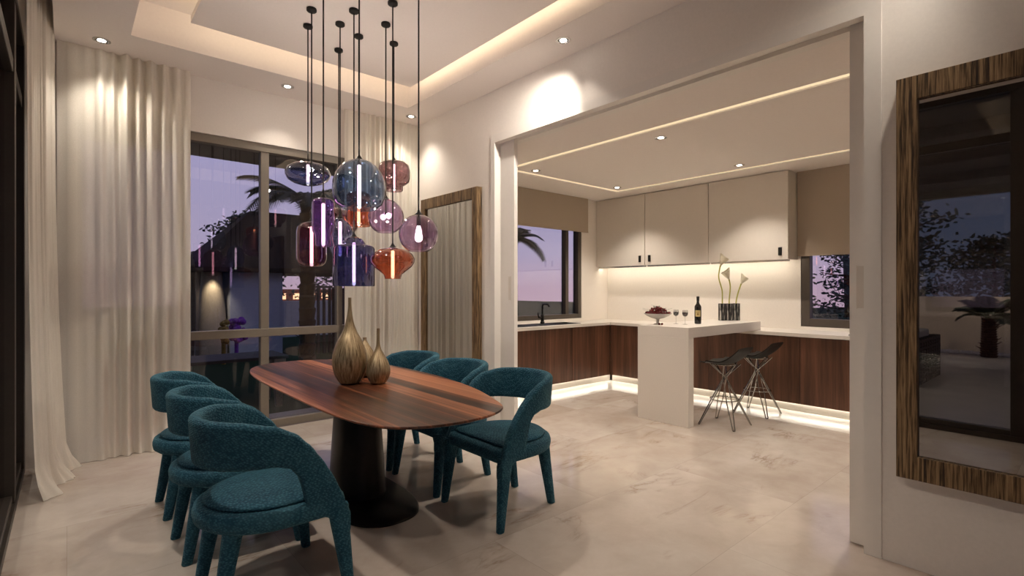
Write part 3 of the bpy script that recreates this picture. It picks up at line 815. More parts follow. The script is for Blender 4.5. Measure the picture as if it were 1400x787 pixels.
# ---------------------------------------------------------------- bar stools
def stool(loc, label):
    t = thing('bar_stool', (0, 0, 0), label, 'bar stool', 'wire legged bar stools')
    bm = B(); nu, nv = 22, 20; top = []
    for j in range(nv + 1):
        v_ = j / nv; y = .20 - .42 * v_; row = []
        hw = .215 * (1 - .55 * max(0, .28 - v_) ** 1.2 / .28 ** 1.2 * .6) * (1 - .25 * max(0, v_ - .7) / .3)
        for i in range(nu + 1):
            u = -1 + 2 * i / nu
            z = .655 + .035 * u * u * (1 if v_ > .2 else .4) - .012 * sin(pi * v_) + .165 * max(0, (v_ - .55) / .45) ** 1.8 * (1 - .25 * u * u)
            z -= .012 * max(0, .18 - v_) / .18
            row.append((hw * u, y, z))
        top.append(row)
    def gridmesh(rows, dz):
        return [[bm.verts.new((p[0], p[1], p[2] + dz)) for p in r] for r in rows]
    A, Bq = gridmesh(top, 0), gridmesh(top, -.014)
    for G in (A, Bq):
        for a, b in zip(G, G[1:]):
            for i in range(nu): bm.faces.new((a[i], a[i + 1], b[i + 1], b[i]))
    for j in range(nv):
        for i in (0, nu): bm.faces.new((A[j][i], A[j + 1][i], Bq[j + 1][i], Bq[j][i]))
    for i in range(nu):
        for j in (0, nv): bm.faces.new((A[j][i], A[j][i + 1], Bq[j][i + 1], Bq[j][i]))
    part('seat', bm, M['black'], t, angle=60)
    r = .0062
    for sx, sy in ((1, 1), (-1, 1), (-1, -1), (1, -1)):
        foot = Vector((.185 * sx, .185 * sy, .006))
        bm = B()
        for q in (-1, 1):
            side = Vector((-sy, sx, 0)).normalized() * q
            topp = Vector((-.10 * sx, -.10 * sy, .640)) + side * .055
            mid = Vector((0, 0, .49)) + side * .018 + Vector((sx, sy, 0)) * .006
            f = foot + side * .010
            tube(bm, [topp, mid, mid + (f - mid) * .5 + side * .012, f], r, 8)
        tube(bm, [foot + Vector((-sy, sx, 0)).normalized() * -.010, foot + Vector((sx, sy, 0)) * .004 , foot + Vector((-sy, sx, 0)).normalized() * .010], r, 8)
        part('leg', bm, M['chrome'], t)
    bm = B(); tube(bm, [(.142 * cos(2 * pi * k / 40), .142 * sin(2 * pi * k / 40), .27) for k in range(40)], .005, 8, closed=True)
    part('footrest_ring', bm, M['chrome'], t)
    bm = B(); tube(bm, [(.115 * cos(2 * pi * k / 32), .115 * sin(2 * pi * k / 32), .632) for k in range(32)], .006, 8, closed=True)
    part('seat_ring', bm, M['chrome'], t)
    t.location = loc
    return t
s1 = stool((5.15, 2.56, 0), 'black bar stool on wire legs nearest the white bar end')
s2 = copy_tree(s1); s2.location = (5.91, 2.56, 0); s2['label'] = 'black bar stool on wire legs nearest the wall run of cabinets'

# ================================================================== DINING TABLE
TT = .775                                  # table top height
def superell(hx, hy, n=96, e=2.75):
    out = []
    for i in range(n):
        a = 2 * pi * i / n
        c, s = cos(a), sin(a)
        out.append((math.copysign(abs(c) ** (2 / e), c) * hx, math.copysign(abs(s) ** (2 / e), s) * hy))
    return out
def closed_spline(P, n=5):
    P = [Vector((*p, 0)) for p in P]; out = []; m = len(P)
    for i in range(m):
        p0, p1, p2, p3 = P[i - 1], P[i], P[(i + 1) % m], P[(i + 2) % m]
        for k in range(n):
            t = k / n
            q = .5 * ((2 * p1) + (p2 - p0) * t + (2 * p0 - 5 * p1 + 4 * p2 - p3) * t * t + (3 * p1 - p0 - 3 * p2 + p3) * t ** 3)
            out.append((q.x, q.y))
    for _ in range(3):
        out = [((out[i - 1][0] + 2 * out[i][0] + out[(i + 1) % len(out)][0]) / 4, (out[i - 1][1] + 2 * out[i][1] + out[(i + 1) % len(out)][1]) / 4) for i in range(len(out))]
    return out
tcx, tcy = 1.53, 3.33
OUT = closed_spline([(1.005, 2.62), (1.028, 2.36), (1.085, 2.17), (1.20, 2.052), (1.345, 2.000), (1.50, 1.990), (1.65, 2.020), (1.775, 2.11), (1.855, 2.29), (1.945, 2.55), (2.005, 2.83), (2.045, 3.17),
                     (2.05, 3.55), (2.03, 3.95), (1.96, 4.30), (1.83, 4.52), (1.62, 4.65), (1.40, 4.67), (1.22, 4.60), (1.095, 4.42), (1.03, 4.12), (1.005, 3.76), (1.0, 3.35), (1.0, 2.95)])
def inset_out(d):
    n = len(OUT); r = []
    for i in range(n):
        a, b, c = Vector(OUT[i - 1]), Vector(OUT[i]), Vector(OUT[(i + 1) % n])
        t = (c - a).normalized(); nn = Vector((-t.y, t.x))
        r.append((b.x + nn.x * d, b.y + nn.y * d))
    return r
t = thing('dining_table', (tcx, tcy, 0), 'long rounded dining table with red brown plank top on a black pedestal', 'table')
bm = B()
rings = []
for ins, z in ((.09, TT - .030), (.012, TT - .016), (.002, TT - .011), (0, TT - .007), (.001, TT - .002), (.004, TT)):
    rings.append([(x, y, z) for x, y in inset_out(ins)])
loft(bm, rings)
part('table_top', bm, M['table_wood'], t, angle=25)
bxc, byc = 1.535, 3.42
bm = B(); rings = []
for hxx, hyy, z in ((.172, .25, .0155), (.170, .247, .03), (.160, .228, .25), (.146, .202, .5), (.133, .18, TT - .031)):
    rings.append([(bxc + x, byc + y, z) for x, y in superell(hxx, hyy, 56, 2.2)])
loft(bm, rings); part('pedestal', bm, M['table_metal'], t)
bm = B(); rings = []
for ins, z in ((0, 0.0), (0, .008), (.004, .012), (.010, .015)):
    rings.append([(1.505 + x, 3.34 + y, z) for x, y in superell(.285 - ins, .58 - ins, 72, 2.5)])
loft(bm, rings); part('base_plate', bm, M['table_metal'], t)

# vases on the table
def smooth2(prof, n=5):
    P = smooth_path([(r, 0, z) for r, z in prof], n)
    return [(max(.001, p.x), p.z) for p in P]
def gourd(x, y, prof, label):
    bm = B(); lathe(bm, [(r * .947, TT + .0008 + z * .947) for r, z in smooth2(prof)], (x, y), 40)
    return single('bronze_vase', bm, M['bronze'], (x, y, TT + .0008), label, 'vase', 'etched bronze gourd vases')
gourd(1.425, 3.290, [(.050, 0), (.075, .015), (.106, .075), (.119, .15), (.113, .22), (.085, .30), (.050, .365), (.028, .43), (.016, .50), (.0115, .56), (.0115, .60), (.007, .60), (.006, .56)], 'tallest bronze gourd vase with a long thin neck')
gourd(1.569, 3.166, [(.038, 0), (.058, .012), (.080, .060), (.083, .10), (.070, .15), (.043, .20), (.020, .245), (.0115, .29), (.0105, .375), (.011, .385), (.006, .385), (.005, .35)], 'middle sized bronze vase with a straight narrow neck at the front')
gourd(1.615, 3.470, [(.035, 0), (.058, .02), (.086, .08), (.088, .12), (.070, .18), (.038, .235), (.018, .268), (.013, .285), (.015, .297), (.007, .296), (.006, .28)], 'small short necked bronze vase tucked behind the other two')

# ================================================================== DINING CHAIRS
def interp(tab, x):
    if x <= tab[0][0]: return tab[0][1]
    for (a, va), (b, vb) in zip(tab, tab[1:]):
        if x <= b:
            q = (x - a) / (b - a); q = q * q * (3 - 2 * q) * .35 + q * .65
            return va + (vb - va) * q
    return tab[-1][1]
ZT = [(-.30, .853), (-.18, .850), (-.06, .825), (.02, .782), (.08, .722), (.13, .655), (.18, .575), (.22, .492), (.245, .425), (.258, .392)]
ZB = [(-.30, .640), (-.16, .648), (-.06, .652), (.0, .632), (.035, .59), (.055, .53), (.068, .46), (.08, .40), (.15, .383), (.20, .35), (.262, .285)]
def seat_outline(ins, n=64):
    """plan outline, front is +x (towards the table)"""
    R = .305 - ins; xf = .262 - ins; out = []
    m = 40
    for i in range(m + 1):
        a = pi / 2 + pi * i / m
        out.append((R * cos(a) * 1.04, R * sin(a)))
    rc = max(.02, .09 - ins)
    for a0, sy in ((3 * pi / 2, -1), (0, 1)):
        for k in range(9):
            a = a0 + (pi / 2) * k / 8
            out.append((xf - rc + rc * cos(a), sy * (R - rc) + rc * sin(a)))
    return out
def ring_at(ins, z): return [(x, y, z) for x, y in seat_outline(ins)]
def leg_loft(p0, p1, s0, s1, bend=(0, 0)):
    bm = B(); rings = []
    for k in range(9):
        q = k / 8
        c = Vector(p0).lerp(Vector(p1), q) + Vector((bend[0], bend[1], 0)) * (sin(pi * q))
        hx_, hy_ = s0[0] + (s1[0] - s0[0]) * q ** .85, s0[1] + (s1[1] - s0[1]) * q ** .85
        if k == 8:
            rings.append([(x, y, c.z + .004) for x, y in rrect(hx_, hy_, min(hx_, hy_) * .75, 4, (c.x, c.y))])
            hx_ *= .85; hy_ *= .85
        rings.append([(x, y, c.z) for x, y in rrect(hx_, hy_, min(hx_, hy_) * .75, 4, (c.x, c.y))])
    return loft(bm, rings)
def make_chair():
    t = thing('dining_chair', (0, 0, 0), 'x', 'chair', 'teal barrel back dining chairs')
    bm = B(); loft(bm, [ring_at(.045, .380), ring_at(.018, .383), ring_at(.004, .395), ring_at(0, .415), ring_at(0, .432), ring_at(.006, .452), ring_at(.022, .464), ring_at(.05, .466)])
    part('seat_frame', bm, M['velvet'], t, angle=80)
    bm = B(); rings = []
    for ins, z in ((.052, .4665), (.043, .471), (.044, .479), (.055, .487)):
        rings.append([(x - .005, y, z) for x, y in seat_outline(ins)])
    for k_, z in ((.86, .495), (.66, .502), (.42, .5055), (.2, .507), (.04, .5075)):
        rings.append([(x * k_ - .012 + .007 * k_, y * k_, z) for x, y in seat_outline(.055)])
    loft(bm, rings); part('seat_cushion', bm, M['velvet'], t, angle=80)
    # backrest band: sweeps from one front leg round the back to the other
    bm = B(); rings = []
    Rm, th = .278, .052
    path = []
    xe = .260
    ns = 16
    for i in range(ns): path.append((xe - xe * i / ns, -Rm, 0, -1))
    m = 44
    for i in range(m + 1):
        a = -pi / 2 - pi * i / m
        path.append((Rm * 1.04 * cos(a), Rm * sin(a), cos(a), sin(a)))
    for i in range(1, ns + 1): path.append((xe * i / ns, Rm, 0, 1))
    for (x, y, nx, ny) in path:
        zt, zb = interp(ZT, x), interp(ZB, x)
        if zt - zb < .02: zt = zb + .02
        h2, zc_ = (zt - zb) / 2, (zt + zb) / 2
        rr = min(.024, h2 * .9)
        r = []
        for (pu, pv) in rrect(th / 2, h2, rr, 4):
            lean = max(0.0, pv + zc_ - .62) * .07
            r.append((x + nx * (pu + lean), y + ny * (pu + lean), zc_ + pv))
        rings.append(r)
    loft(bm, rings); part('backrest', bm, M['velvet'], t, angle=80)
    for sy in (-1, 1):
        part('leg', leg_loft((.211, .272 * sy, .42), (.262, .288 * sy, .0), (.047, .034), (.022, .021)), M['velvet'], t, angle=80)
        part('leg', leg_loft((-.195, .172 * sy, .40), (-.262, .182 * sy, .0), (.040, .038), (.024, .023)), M['velvet'], t, angle=80)
    return t
c0 = make_chair()
spots = [(2.147, 2.56, pi, 'teal barrel back chair at the near end of the table on the kitchen side'),
         (2.147, 3.235, pi, 'middle teal barrel back chair of the three on the kitchen side of the table'),
         (2.147, 3.91, pi, 'teal barrel back chair on the kitchen side, in front of the far mirror'),
         (.724, 2.565, 0, 'teal barrel back chair on the curtain side of the table, largest and nearest the camera'),
         (.724, 3.24, 0, 'middle teal barrel back chair of the three on the curtain side of the table'),
         (.724, 3.915, 0, 'teal barrel back chair on the curtain side, farthest from the camera below the window')]
for i, (x, y, a, lab) in enumerate(spots):
    o = c0 if i == 0 else copy_tree(c0)
    o.location = (x, y, 0); o.rotation_euler = (0, 0, a); o['label'] = lab

# ================================================================== PENDANT LAMPS
def shade_mat(name, tint, refl=2.4, body=None, bm=.12):
    return glass_thin(name, tint, refl, 0.0, 1.4, body, bm)
G = {
    'blue': shade_mat('smoky_blue_glass', (.66, .74, .84), body=(.08, .12, .2), bm=.06),
    'slate': shade_mat('dark_blue_glass', (.62, .64, .74), body=(.05, .06, .12), bm=.14),
    'plum': shade_mat('plum_glass', (.77, .60, .66), body=(.12, .04, .07), bm=.12),
    'purple': shade_mat('violet_glass', (.80, .67, .90), body=(.16, .08, .28), bm=.12),
    'lilac': shade_mat('lilac_glass', (.91, .82, .93), body=(.22, .13, .25), bm=.05),
    'navy': shade_mat('navy_glass', (.58, .59, .80), body=(.03, .035, .15), bm=.20),
    'brown': shade_mat('mauve_brown_glass', (.76, .64, .66), body=(.08, .04, .045), bm=.08),
    'orange': shade_mat('orange_glass', (.93, .66, .54), body=(.36, .10, .04), bm=.14),
    'clearblue': shade_mat('pale_blue_glass', (.78, .82, .92), body=(.15, .18, .33), bm=.08),
}
def globe_prof(w, h, open_r, n=18):
    p = [(.012, 0.0)]
    for i in range(1, n + 1):
        a = pi * i / n * (1 - .0)
        r = w / 2 * sin(a); z = -h / 2 * (1 - cos(a))
        if a > pi / 2 and r < open_r: break
        p.append((max(r, .012), z))
    return p
def pendant(x, y, ztop, zbot, prof, mat, label, lamp='tube', lampmat='tube'):
    """prof: list (r, f) with f=0 top .. 1 bottom"""
    zc0 = pz
    t = thing('pendant_lamp', (x, y, zc0), label, 'pendant lamp', 'coloured glass pendant lamps')
    bm = B(); lathe(bm, [(.034, zc0 - .001), (.036, zc0 - .006), (.036, zc0 - .020), (.030, zc0 - .026), (.008, zc0 - .032)], (x, y), 24); part('ceiling_rosette', bm, M['black'], t)
    bm = B(); tube(bm, [(x, y, zc0 - .03), (x, y, (zc0 + ztop) / 2), (x, y, ztop + .028)], .0052, 8); part('cord', bm, M['black'], t)
    bm = B(); lathe(bm, [(.006, ztop + .030), (.010, ztop + .022), (.019, ztop + .008), (.026, ztop + .0012)], (x, y), 20); part('cap', bm, M['black_metal'], t)
    H = ztop - zbot
    out = [(r, ztop - f * H) for r, f in prof]
    inn = [(max(r - .003, .004), z - (.003 if i == 0 else 0)) for i, (r, z) in enumerate(out)]
    bm = B(); lathe(bm, out + [inn[-1]] + inn[::-1][1:], (x, y), 44, caps=False); part('glass_shade', bm, mat, t, angle=50)
    if lamp == 'tube':
        z1, z0 = ztop - .12 * H, zbot + .03 * H
        bm = B(); lathe(bm, [(.006, z1 + .004), (.0115, z1), (.0115, z0 + .022), (.0115, z0 + .020)], (x, y), 16); part('lamp_tube', bm, M[lampmat], t)
        bm = B(); lathe(bm, [(.0112, z0 + .0195), (.0125, z0 + .012), (.011, z0), (.004, z0 - .005)], (x, y), 16); part('lamp_tip', bm, M['tube_tip'], t)
        bm = B(); lathe(bm, [(.0135, ztop - .004), (.0135, z1 + .0045)], (x, y), 16); part('lamp_holder', bm, M['black_metal'], t)
    elif lamp == 'bulb':
        zc_ = ztop - .5 * H
        bm = B(); lathe(bm, [(.010, zc_ + .055), (.014, zc_ + .04), (.020, zc_ + .01), (.026, zc_ - .02), (.024, zc_ - .038), (.012, zc_ - .050), (.002, zc_ - .053)], (x, y), 20); part('bulb', bm, M['bulb'], t)
        bm = B(); lathe(bm, [(.0145, ztop - .004), (.0145, zc_ + .056)], (x, y), 16); part('lamp_holder', bm, M['black_metal'], t)
    elif lamp == 'twin':
        zc_ = ztop - .48 * H
        bm = B(); tube(bm, [(x, y, ztop - .004), (x, y, zc_ + .012)], .007, 10); part('lamp_holder', bm, M['black_metal'], t)
        for s in (-1, 1):
            bm = B(); sphere(bm, (x + .022 * s * .75, y - .022 * s * .65, zc_ + .006 * s), .021, 16, 10, 1.0); part('bulb', bm, M['bulb'], t)
TH = radians(41); FW = Vector((sin(TH), cos(TH), 0)); HC, FPX, HY = 1.4, 700.0, 396.0
def hz(d, py): return HC + d * (HY - py) / FPX        # height of a measured row at a depth, used to size the lamps
def depth(x, y): return x * FW.x + y * FW.y
saucer = [(.012, 0), (.06, .02), (.115, .10), (.155, .25), (.171, .45), (.170, .58), (.15, .76), (.11, .90), (.06, .985), (.02, 1)]
jar = [(.012, 0), (.045, .015), (.075, .05), (.098, .12), (.107, .22), (.107, .80), (.098, .90), (.075, .97), (.035, 1)]
bottle = [(.012, 0), (.045, .01), (.066, .04), (.073, .10), (.074, .60), (.071, .68), (.058, .75), (.054, .82), (.054, .98), (.048, 1)]
dome = [(.012, 0), (.045, .015), (.085, .06), (.125, .16), (.153, .29), (.171, .45), (.174, .60), (.168, .76), (.15, .90), (.118, .985), (.112, 1)]
cylj = [(.012, 0), (.04, .01), (.062, .04), (.078, .10), (.088, .15), (.118, .165), (.145, .19), (.1525, .24), (.1525, .985), (.149, 1)]
mush = [(.012, 0), (.05, .01), (.095, .05), (.125, .15), (.137, .32), (.137, .55), (.125, .70), (.098, .78), (.078, .83), (.075, .98), (.072, 1)]
lantern = [(.012, 0), (.05, .02), (.10, .08), (.14, .20), (.159, .36), (.155, .48), (.135, .62), (.095, .76), (.066, .86), (.057, .97), (.058, 1)]
drum = [(.012, 0), (.05, .01), (.085, .05), (.097, .12), (.097, .97), (.093, 1)]
def ball(w): return [(r, -z) for r, z in globe_prof(w, 1.0, w * .22)]
PD = [
    (1.443, 4.127, 222, 253, saucer, 'slate', 'flat saucer shaped dark blue glass pendant', 'tube'),
    (1.379, 3.867, 303, 365, jar, 'plum', 'tall plum glass jar pendant with rounded shoulders', 'tube'),
    (1.305, 3.44, 271, 337, bottle, 'purple', 'narrow violet bottle shaped pendant', 'tube'),
    (1.622, 3.927, 297, 351, ball(.21), 'clearblue', 'pale blue glass globe pendant hidden behind the violet bottle', 'tube'),
    (1.790, 4.365, 284, 324, saucer, 'brown', 'flattened mauve brown pendant farthest back in the cluster', 'none'),
    (1.624, 3.674, 324, 391, cylj, 'navy', 'wide navy glass cylinder pendant, lowest in the cluster', 'tube'),
    (1.817, 4.017, 262, 309, drum, 'orange', 'orange glass drum pendant behind the big blue globe', 'tubeo'),
    (1.480, 3.265, 218, 286, dome, 'blue', 'largest smoky blue globe pendant in front of the cluster', 'tube'),
    (1.896, 3.696, 272, 321, ball(.278), 'lilac', 'lilac globe pendant with twin bulbs', 'twin'),
    (2.096, 3.941, 220, 261, mush, 'brown', 'mauve brown mushroom shaped pendant highest on the kitchen side', 'tube'),
    (1.794, 3.390, 338, 381, lantern, 'orange', 'orange lantern shaped pendant flaring at its middle', 'tubeo'),
    (1.770, 2.985, 293, 347, ball(.262), 'lilac', 'lilac globe pendant with a single bulb set apart from the cluster', 'bulb'),
]
for x, y, yt, yb, prof, mt, lab, lamp in PD:
    d = depth(x, y)
    pendant(x, y, hz(d, yt), hz(d, yb), prof, G[mt], lab, 'tube' if lamp == 'tubeo' else lamp, 'tube_orange' if lamp == 'tubeo' else 'tube')
    spot('pendant_fill', (x, y, hz(d, yt) + .06), 2.7, radians(160), .5, (1, .84, .74), (x, y, 5), .04)  # added fill spot above the cap, shining up to brighten the raft

# ================================================================== OUTSIDE
# terrace and canopy on the door side and beyond the window
bm = B(); box(bm, -10.2, -9, -.10, XL - .12, 7.0, -.02); box(bm, XL - .12, YB + .17, -.10, 9.0, 6.25, -.02)
struct('terrace', bm, M['terrace'])
bm = B(); box(bm, -30, 7.0, -.7, 60, 70, -.5); box(bm, XK + .3, -20, -.7, 60, 7.0, -.5); box(bm, XL - .12, 6.25, -.7, 9.0, 7.0, -.5)
struct('lawn', bm, M['lawn'])
bm = B(); box(bm, -6.8, -9, 3.34, XL - .16, 8.6, 3.5); box(bm, XL - .16, YB + .17, 3.34, 9.0, 8.6, 3.5)
for x in (-1.6, -3.2, -4.9, -6.7): box(bm, x - .1, -9, 3.20, x + .1, 8.5, 3.34)
struct('roof_canopy', bm, M['canopy'])
bm = B(); box(bm, -9.55, -9, -.02, -9.3, 9, 1.24); struct('wall_garden', bm, M['garden_wall'])
# gravel bed
bm = B()
rnd = random.Random(5)
for k in range(700):
    x, y = rnd.uniform(-9.27, -8.55), rnd.uniform(.2, 2.6); r = rnd.uniform(.015, .035)
    sphere(bm, (x, y, -.018 + r * .4), r, 6, 4, .7)
g = single('gravel', bm, M['gravel'], (-9, 1.4, -.02), 'bed of white pebbles at the foot of the garden wall', 'gravel', kind='stuff')
# rattan sofa
sx0, sx1, sy0, sy1 = -4.64, -3.0, 1.76, 2.75
t = thing('rattan_sofa', ((sx0 + sx1) / 2, (sy0 + sy1) / 2, -.02), 'black woven terrace sofa seen in the big mirror', 'sofa')
bm = B()
for x0, y0, x1, y1 in ((sx0, sy0, sx1, sy0 + .09), (sx0, sy0 + .09, sx0 + .09, sy1)):
    for k in range(12):
        z = -.005 + k * .055; box(bm, x0 - .004 * (k % 2), y0 - .004 * (k % 2), z, x1 + .004 * (k % 2), y1, z + .045, .012, 2)
    n = 10
    for k in range(n + 1):
        q = k / n; xx, yy = x0 + (x1 - x0) * q if x1 - x0 > y1 - y0 else (x0 + x1) / 2, (y0 + y1) / 2 if x1 - x0 > y1 - y0 else y0 + (y1 - y0) * q
        box(bm, xx - .02, yy - .05, -.015, xx + .02, yy + .05, .66)
part('woven_side', bm, M['rattan'], t)
bm = B(); box(bm, sx0 + .1, sy0 + .1, -.01, sx1, sy1, .27, .01); part('base', bm, M['rattan'], t)
for k in range(2):
    a = sx0 + .12 + k * .76; bm = B(); box(bm, a, sy0 + .12, .275, a + .74, sy1 - .02, .43, .04, 3); part('seat_cushion', bm, M['cushion'], t)
bm = B(); box(bm, sx0 + .15, sy0 + .11, .44, sx1 - .15, sy0 + .27, .76, .05, 3); part('back_cushion', bm, M['cushion'], t)

def frond(bm, base, az, length, droop, width, nleaf=26, rise=.6):
    base = Vector(base); d = Vector((cos(az), sin(az), 0)); pts = []
    for k in range(13):
        q = k / 12; pts.append(base + d * (length * q * (1 - .12 * q * q)) + Vector((0, 0, length * (rise * q - droop * q * q))))
    tube(bm, pts, [.018 * (1 - .8 * k / 12) for k in range(13)], 5)
    side = d.cross(Vector((0, 0, 1)))
    for k in range(nleaf):
        q = .18 + .82 * k / nleaf; i = min(11, int(q * 12)); fr = q * 12 - i
        p = pts[i].lerp(pts[i + 1], fr); tg = (pts[i + 1] - pts[i]).normalized()
        w = width * sin(pi * min(1, .25 + .7 * q)) ** .7
        for s in (-1, 1):
            tip = p + side * (s * w) + tg * (w * .7) - Vector((0, 0, w * .28))
            b = tg * .022
            v = [bm.verts.new(c) for c in (p - b, p + b, tip + b * .1, p.lerp(tip, .5) - Vector((0, 0, .012)))]
            bm.faces.new((v[0], v[3], v[1])); bm.faces.new((v[3], v[2], v[1])); bm.faces.new((v[0], v[2], v[3]))
    return bm
def palm(x, y, z0, zc, nf, length, droop, width, label, tr=.1, rise=.6, seed=1, rough=True):
    rnd = random.Random(seed)
    t = thing('palm_tree', (x, y, z0), label, 'palm', 'garden palms')
    bm = B(); prof = []
    n = 16
    for k in range(n):
        z = z0 + (zc - z0) * k / n; prof += [(tr * (1.05 - .2 * k / n), z), (tr * (1.28 - .2 * k / n), z + (zc - z0) / n * .85)]
    lathe(bm, prof + [(tr * .7, zc)], (x, y), 14)
    for k in range(26):
        a = rnd.random() * 6.28; z = rnd.uniform(z0 + .15, zc)
        tube(bm, [(x + tr * cos(a), y + tr * sin(a), z), (x + (tr + .09) * cos(a), y + (tr + .09) * sin(a), z + .06)], [.015, .004], 5)
    part('trunk', bm, M['palm_bark'], t)
    for k in range(nf):
        bm = B(); frond(bm, (x, y, zc - .02), 2 * pi * k / nf + rnd.uniform(-.2, .2), length * rnd.uniform(.8, 1.1), droop * rnd.uniform(.7, 1.25), width, rise=rise * rnd.uniform(.6, 1.4))
        part('frond', bm, M['palm_leaf'], t, False)
palm(-8.35, 1.55, -.02, .80, 15, .70, .70, .24, 'short trunked palm in front of the pale garden wall, seen in the mirror', .12, 1.0, 2)
palm(3.45, 9.9, -.5, 3.1, 16, 1.25, .75, .33, 'tall palm beside the thatched pavilion, its fronds against the sky', .13, .6, 5)
palm(9.0, 10.4, -.5, 2.75, 14, 1.2, .7, .3, 'palm outside the sink window', .12, .6, 8)
def spiky(x, y, z, r, label, n=46, seed=3):
    rnd = random.Random(seed); bm = B()
    for k in range(n):
        a = rnd.random() * 6.28; el = rnd.uniform(.1, 1.45); L = r * rnd.uniform(.7, 1.1)
        d = Vector((cos(a) * cos(el), sin(a) * cos(el), sin(el)))
        tube(bm, [Vector((x, y, z + .25)), Vector((x, y, z + .25)) + d * L * .6, Vector((x, y, z + .25)) + d * L - Vector((0, 0, .08 * L))], [.018, .016, .002], 4)
    tube(bm, [(x, y, z), (x, y, z + .3)], .09, 10)
    single('yucca', bm, M['palm_leaf'], (x, y, z), label, 'plant')
spiky(4.05, 8.2, -.5, .75, 'spiky yucca in front of the brown stone wall outside the window')

def leafy_tree(x, y, z0, h, crown, label, nleaf=2600, leaf=.10, seed=1, conifer=False, levels=22):
    rnd = random.Random(seed)
    t = thing('garden_tree', (x, y, z0), label, 'tree', 'trees in the garden')
    bm = B(); tube(bm, [(x, y, z0), (x + .05, y, z0 + h * .4), (x - .04, y + .05, z0 + h * .75), (x, y, z0 + h * .97)], [h * .028, h * .022, h * .014, h * .004], 8)
    tips = []
    for k in range(levels):
        q = .22 + .78 * k / levels; a = k * 2.4 + rnd.uniform(-.3, .3)
        L = crown * ((1.02 - q) * 1.0 + .12 if conifer else sin(pi * min(1, .22 + .76 * q)) ** .7) * rnd.uniform(.75, 1.15)
        b = Vector((x, y, z0 + h * q * .96)); e = b + Vector((cos(a) * L, sin(a) * L, L * (.15 if conifer else .35)))
        m = b.lerp(e, .5) + Vector((0, 0, -.05 * L))
        tube(bm, [b, m, e], [h * .009, h * .006, h * .002], 5); tips.append((b, m, e, L))
    part('trunk', bm, M['bark'], t)
    bm = B()
    for k in range(nleaf):
        b, m, e, L = rnd.choice(tips); q = rnd.uniform(.3, 1.08); p = b.lerp(m, q * 2) if q < .5 else m.lerp(e, (q - .5) * 2)
        sp = .16 * L + .12
        p = p + Vector((rnd.gauss(0, sp * .8), rnd.gauss(0, sp * .8), rnd.gauss(0, sp * .45)))
        d = Vector((rnd.gauss(0, 1), rnd.gauss(0, 1), rnd.gauss(0, .5))).normalized(); s = d.orthogonal().normalized()
        l = leaf * rnd.uniform(.6, 1.3)
        v = [bm.verts.new(c) for c in (p, p + d * l * .5 + s * l * .28, p + d * l, p + d * l * .5 - s * l * .28)]
        bm.faces.new(v)
    part('crown', bm, M['leaf_dark'], t, False)
leafy_tree(-11.6, 3.75, -.02, 4.3, 1.25, 'leafy tree overhanging the garden wall, seen at the edge of the mirror', 2600, .16, 3)
leafy_tree(-14.0, 2.0, -.02, 3.0, 1.35, 'low bushy tree behind the palm and garden wall', 2600, .15, 6)
leafy_tree(14.2, 4.0, -.5, 4.0, .95, 'dark tree standing outside the hob window', 1500, .12, 11, True, 30)
leafy_tree(15.4, 5.9, -.5, 1.9, .7, 'low dark bush outside the hob window', 1500, .15, 14)
leafy_tree(5.6, 24, -.5, 5.3, 1.7, 'big dark tree rising behind the thatched pavilion', 3000, .22, 21)
leafy_tree(11.0, 26, -.5, 4.2, 1.8, 'dark tree beyond the slatted screen', 1600, .2, 24)

# thatched pavilion beyond the window
t = thing('garden_pavilion', (4.0, 17, -.5), 'garden pavilion with dark thatched roof outside the dining window', 'pavilion')
bm = B(); box(bm, 3.45, 16.0, -.5, 4.85, 18.5, 1.95); part('wall', bm, M['pav_wall'], t, False)
bm = B(); box(bm, 2.66, 16.9, -.5, 3.448, 18.5, 1.95); part('rear_wall', bm, M['canopy'], t, False)
bm = B(); box(bm, 2.62, 16.0, -.5, 2.70, 16.1, 1.95); box(bm, 8.2, 16, -.5, 8.4, 16.2, 1.95); part('post', bm, M['canopy'], t, False)
bm = B()
e = [(2.45, 15.5, 1.90), (9.0, 15.5, 1.90), (9.0, 19.5, 1.90), (2.45, 19.5, 1.90)]
e2 = [(2.45, 15.5, 2.02), (9.0, 15.5, 2.02), (9.0, 19.5, 2.02), (2.45, 19.5, 2.02)]
r_ = [(4.3, 17.3, 3.85), (7.2, 17.3, 3.85), (7.2, 17.7, 3.85), (4.3, 17.7, 3.85)]
loft(bm, [e, e2, r_]); part('thatched_roof', bm, M['thatch'], t, False)
# column / lit draped pier
bm = B(); lathe(bm, [(.42, -.5), (.40, 0), (.33, .9), (.27, 1.5), (.25, 1.89)], (3.05, 16.3), 28)
part('column', bm, M['gold_wall'], t, label='tapered pale column lit from above')
spot('column_fill', (3.0, 15.75, 1.85), 45, radians(80), .8, (1, .8, .55), (3.05, 16.2, .2), .05)  # spot added above the column to make it glow, shining downwards
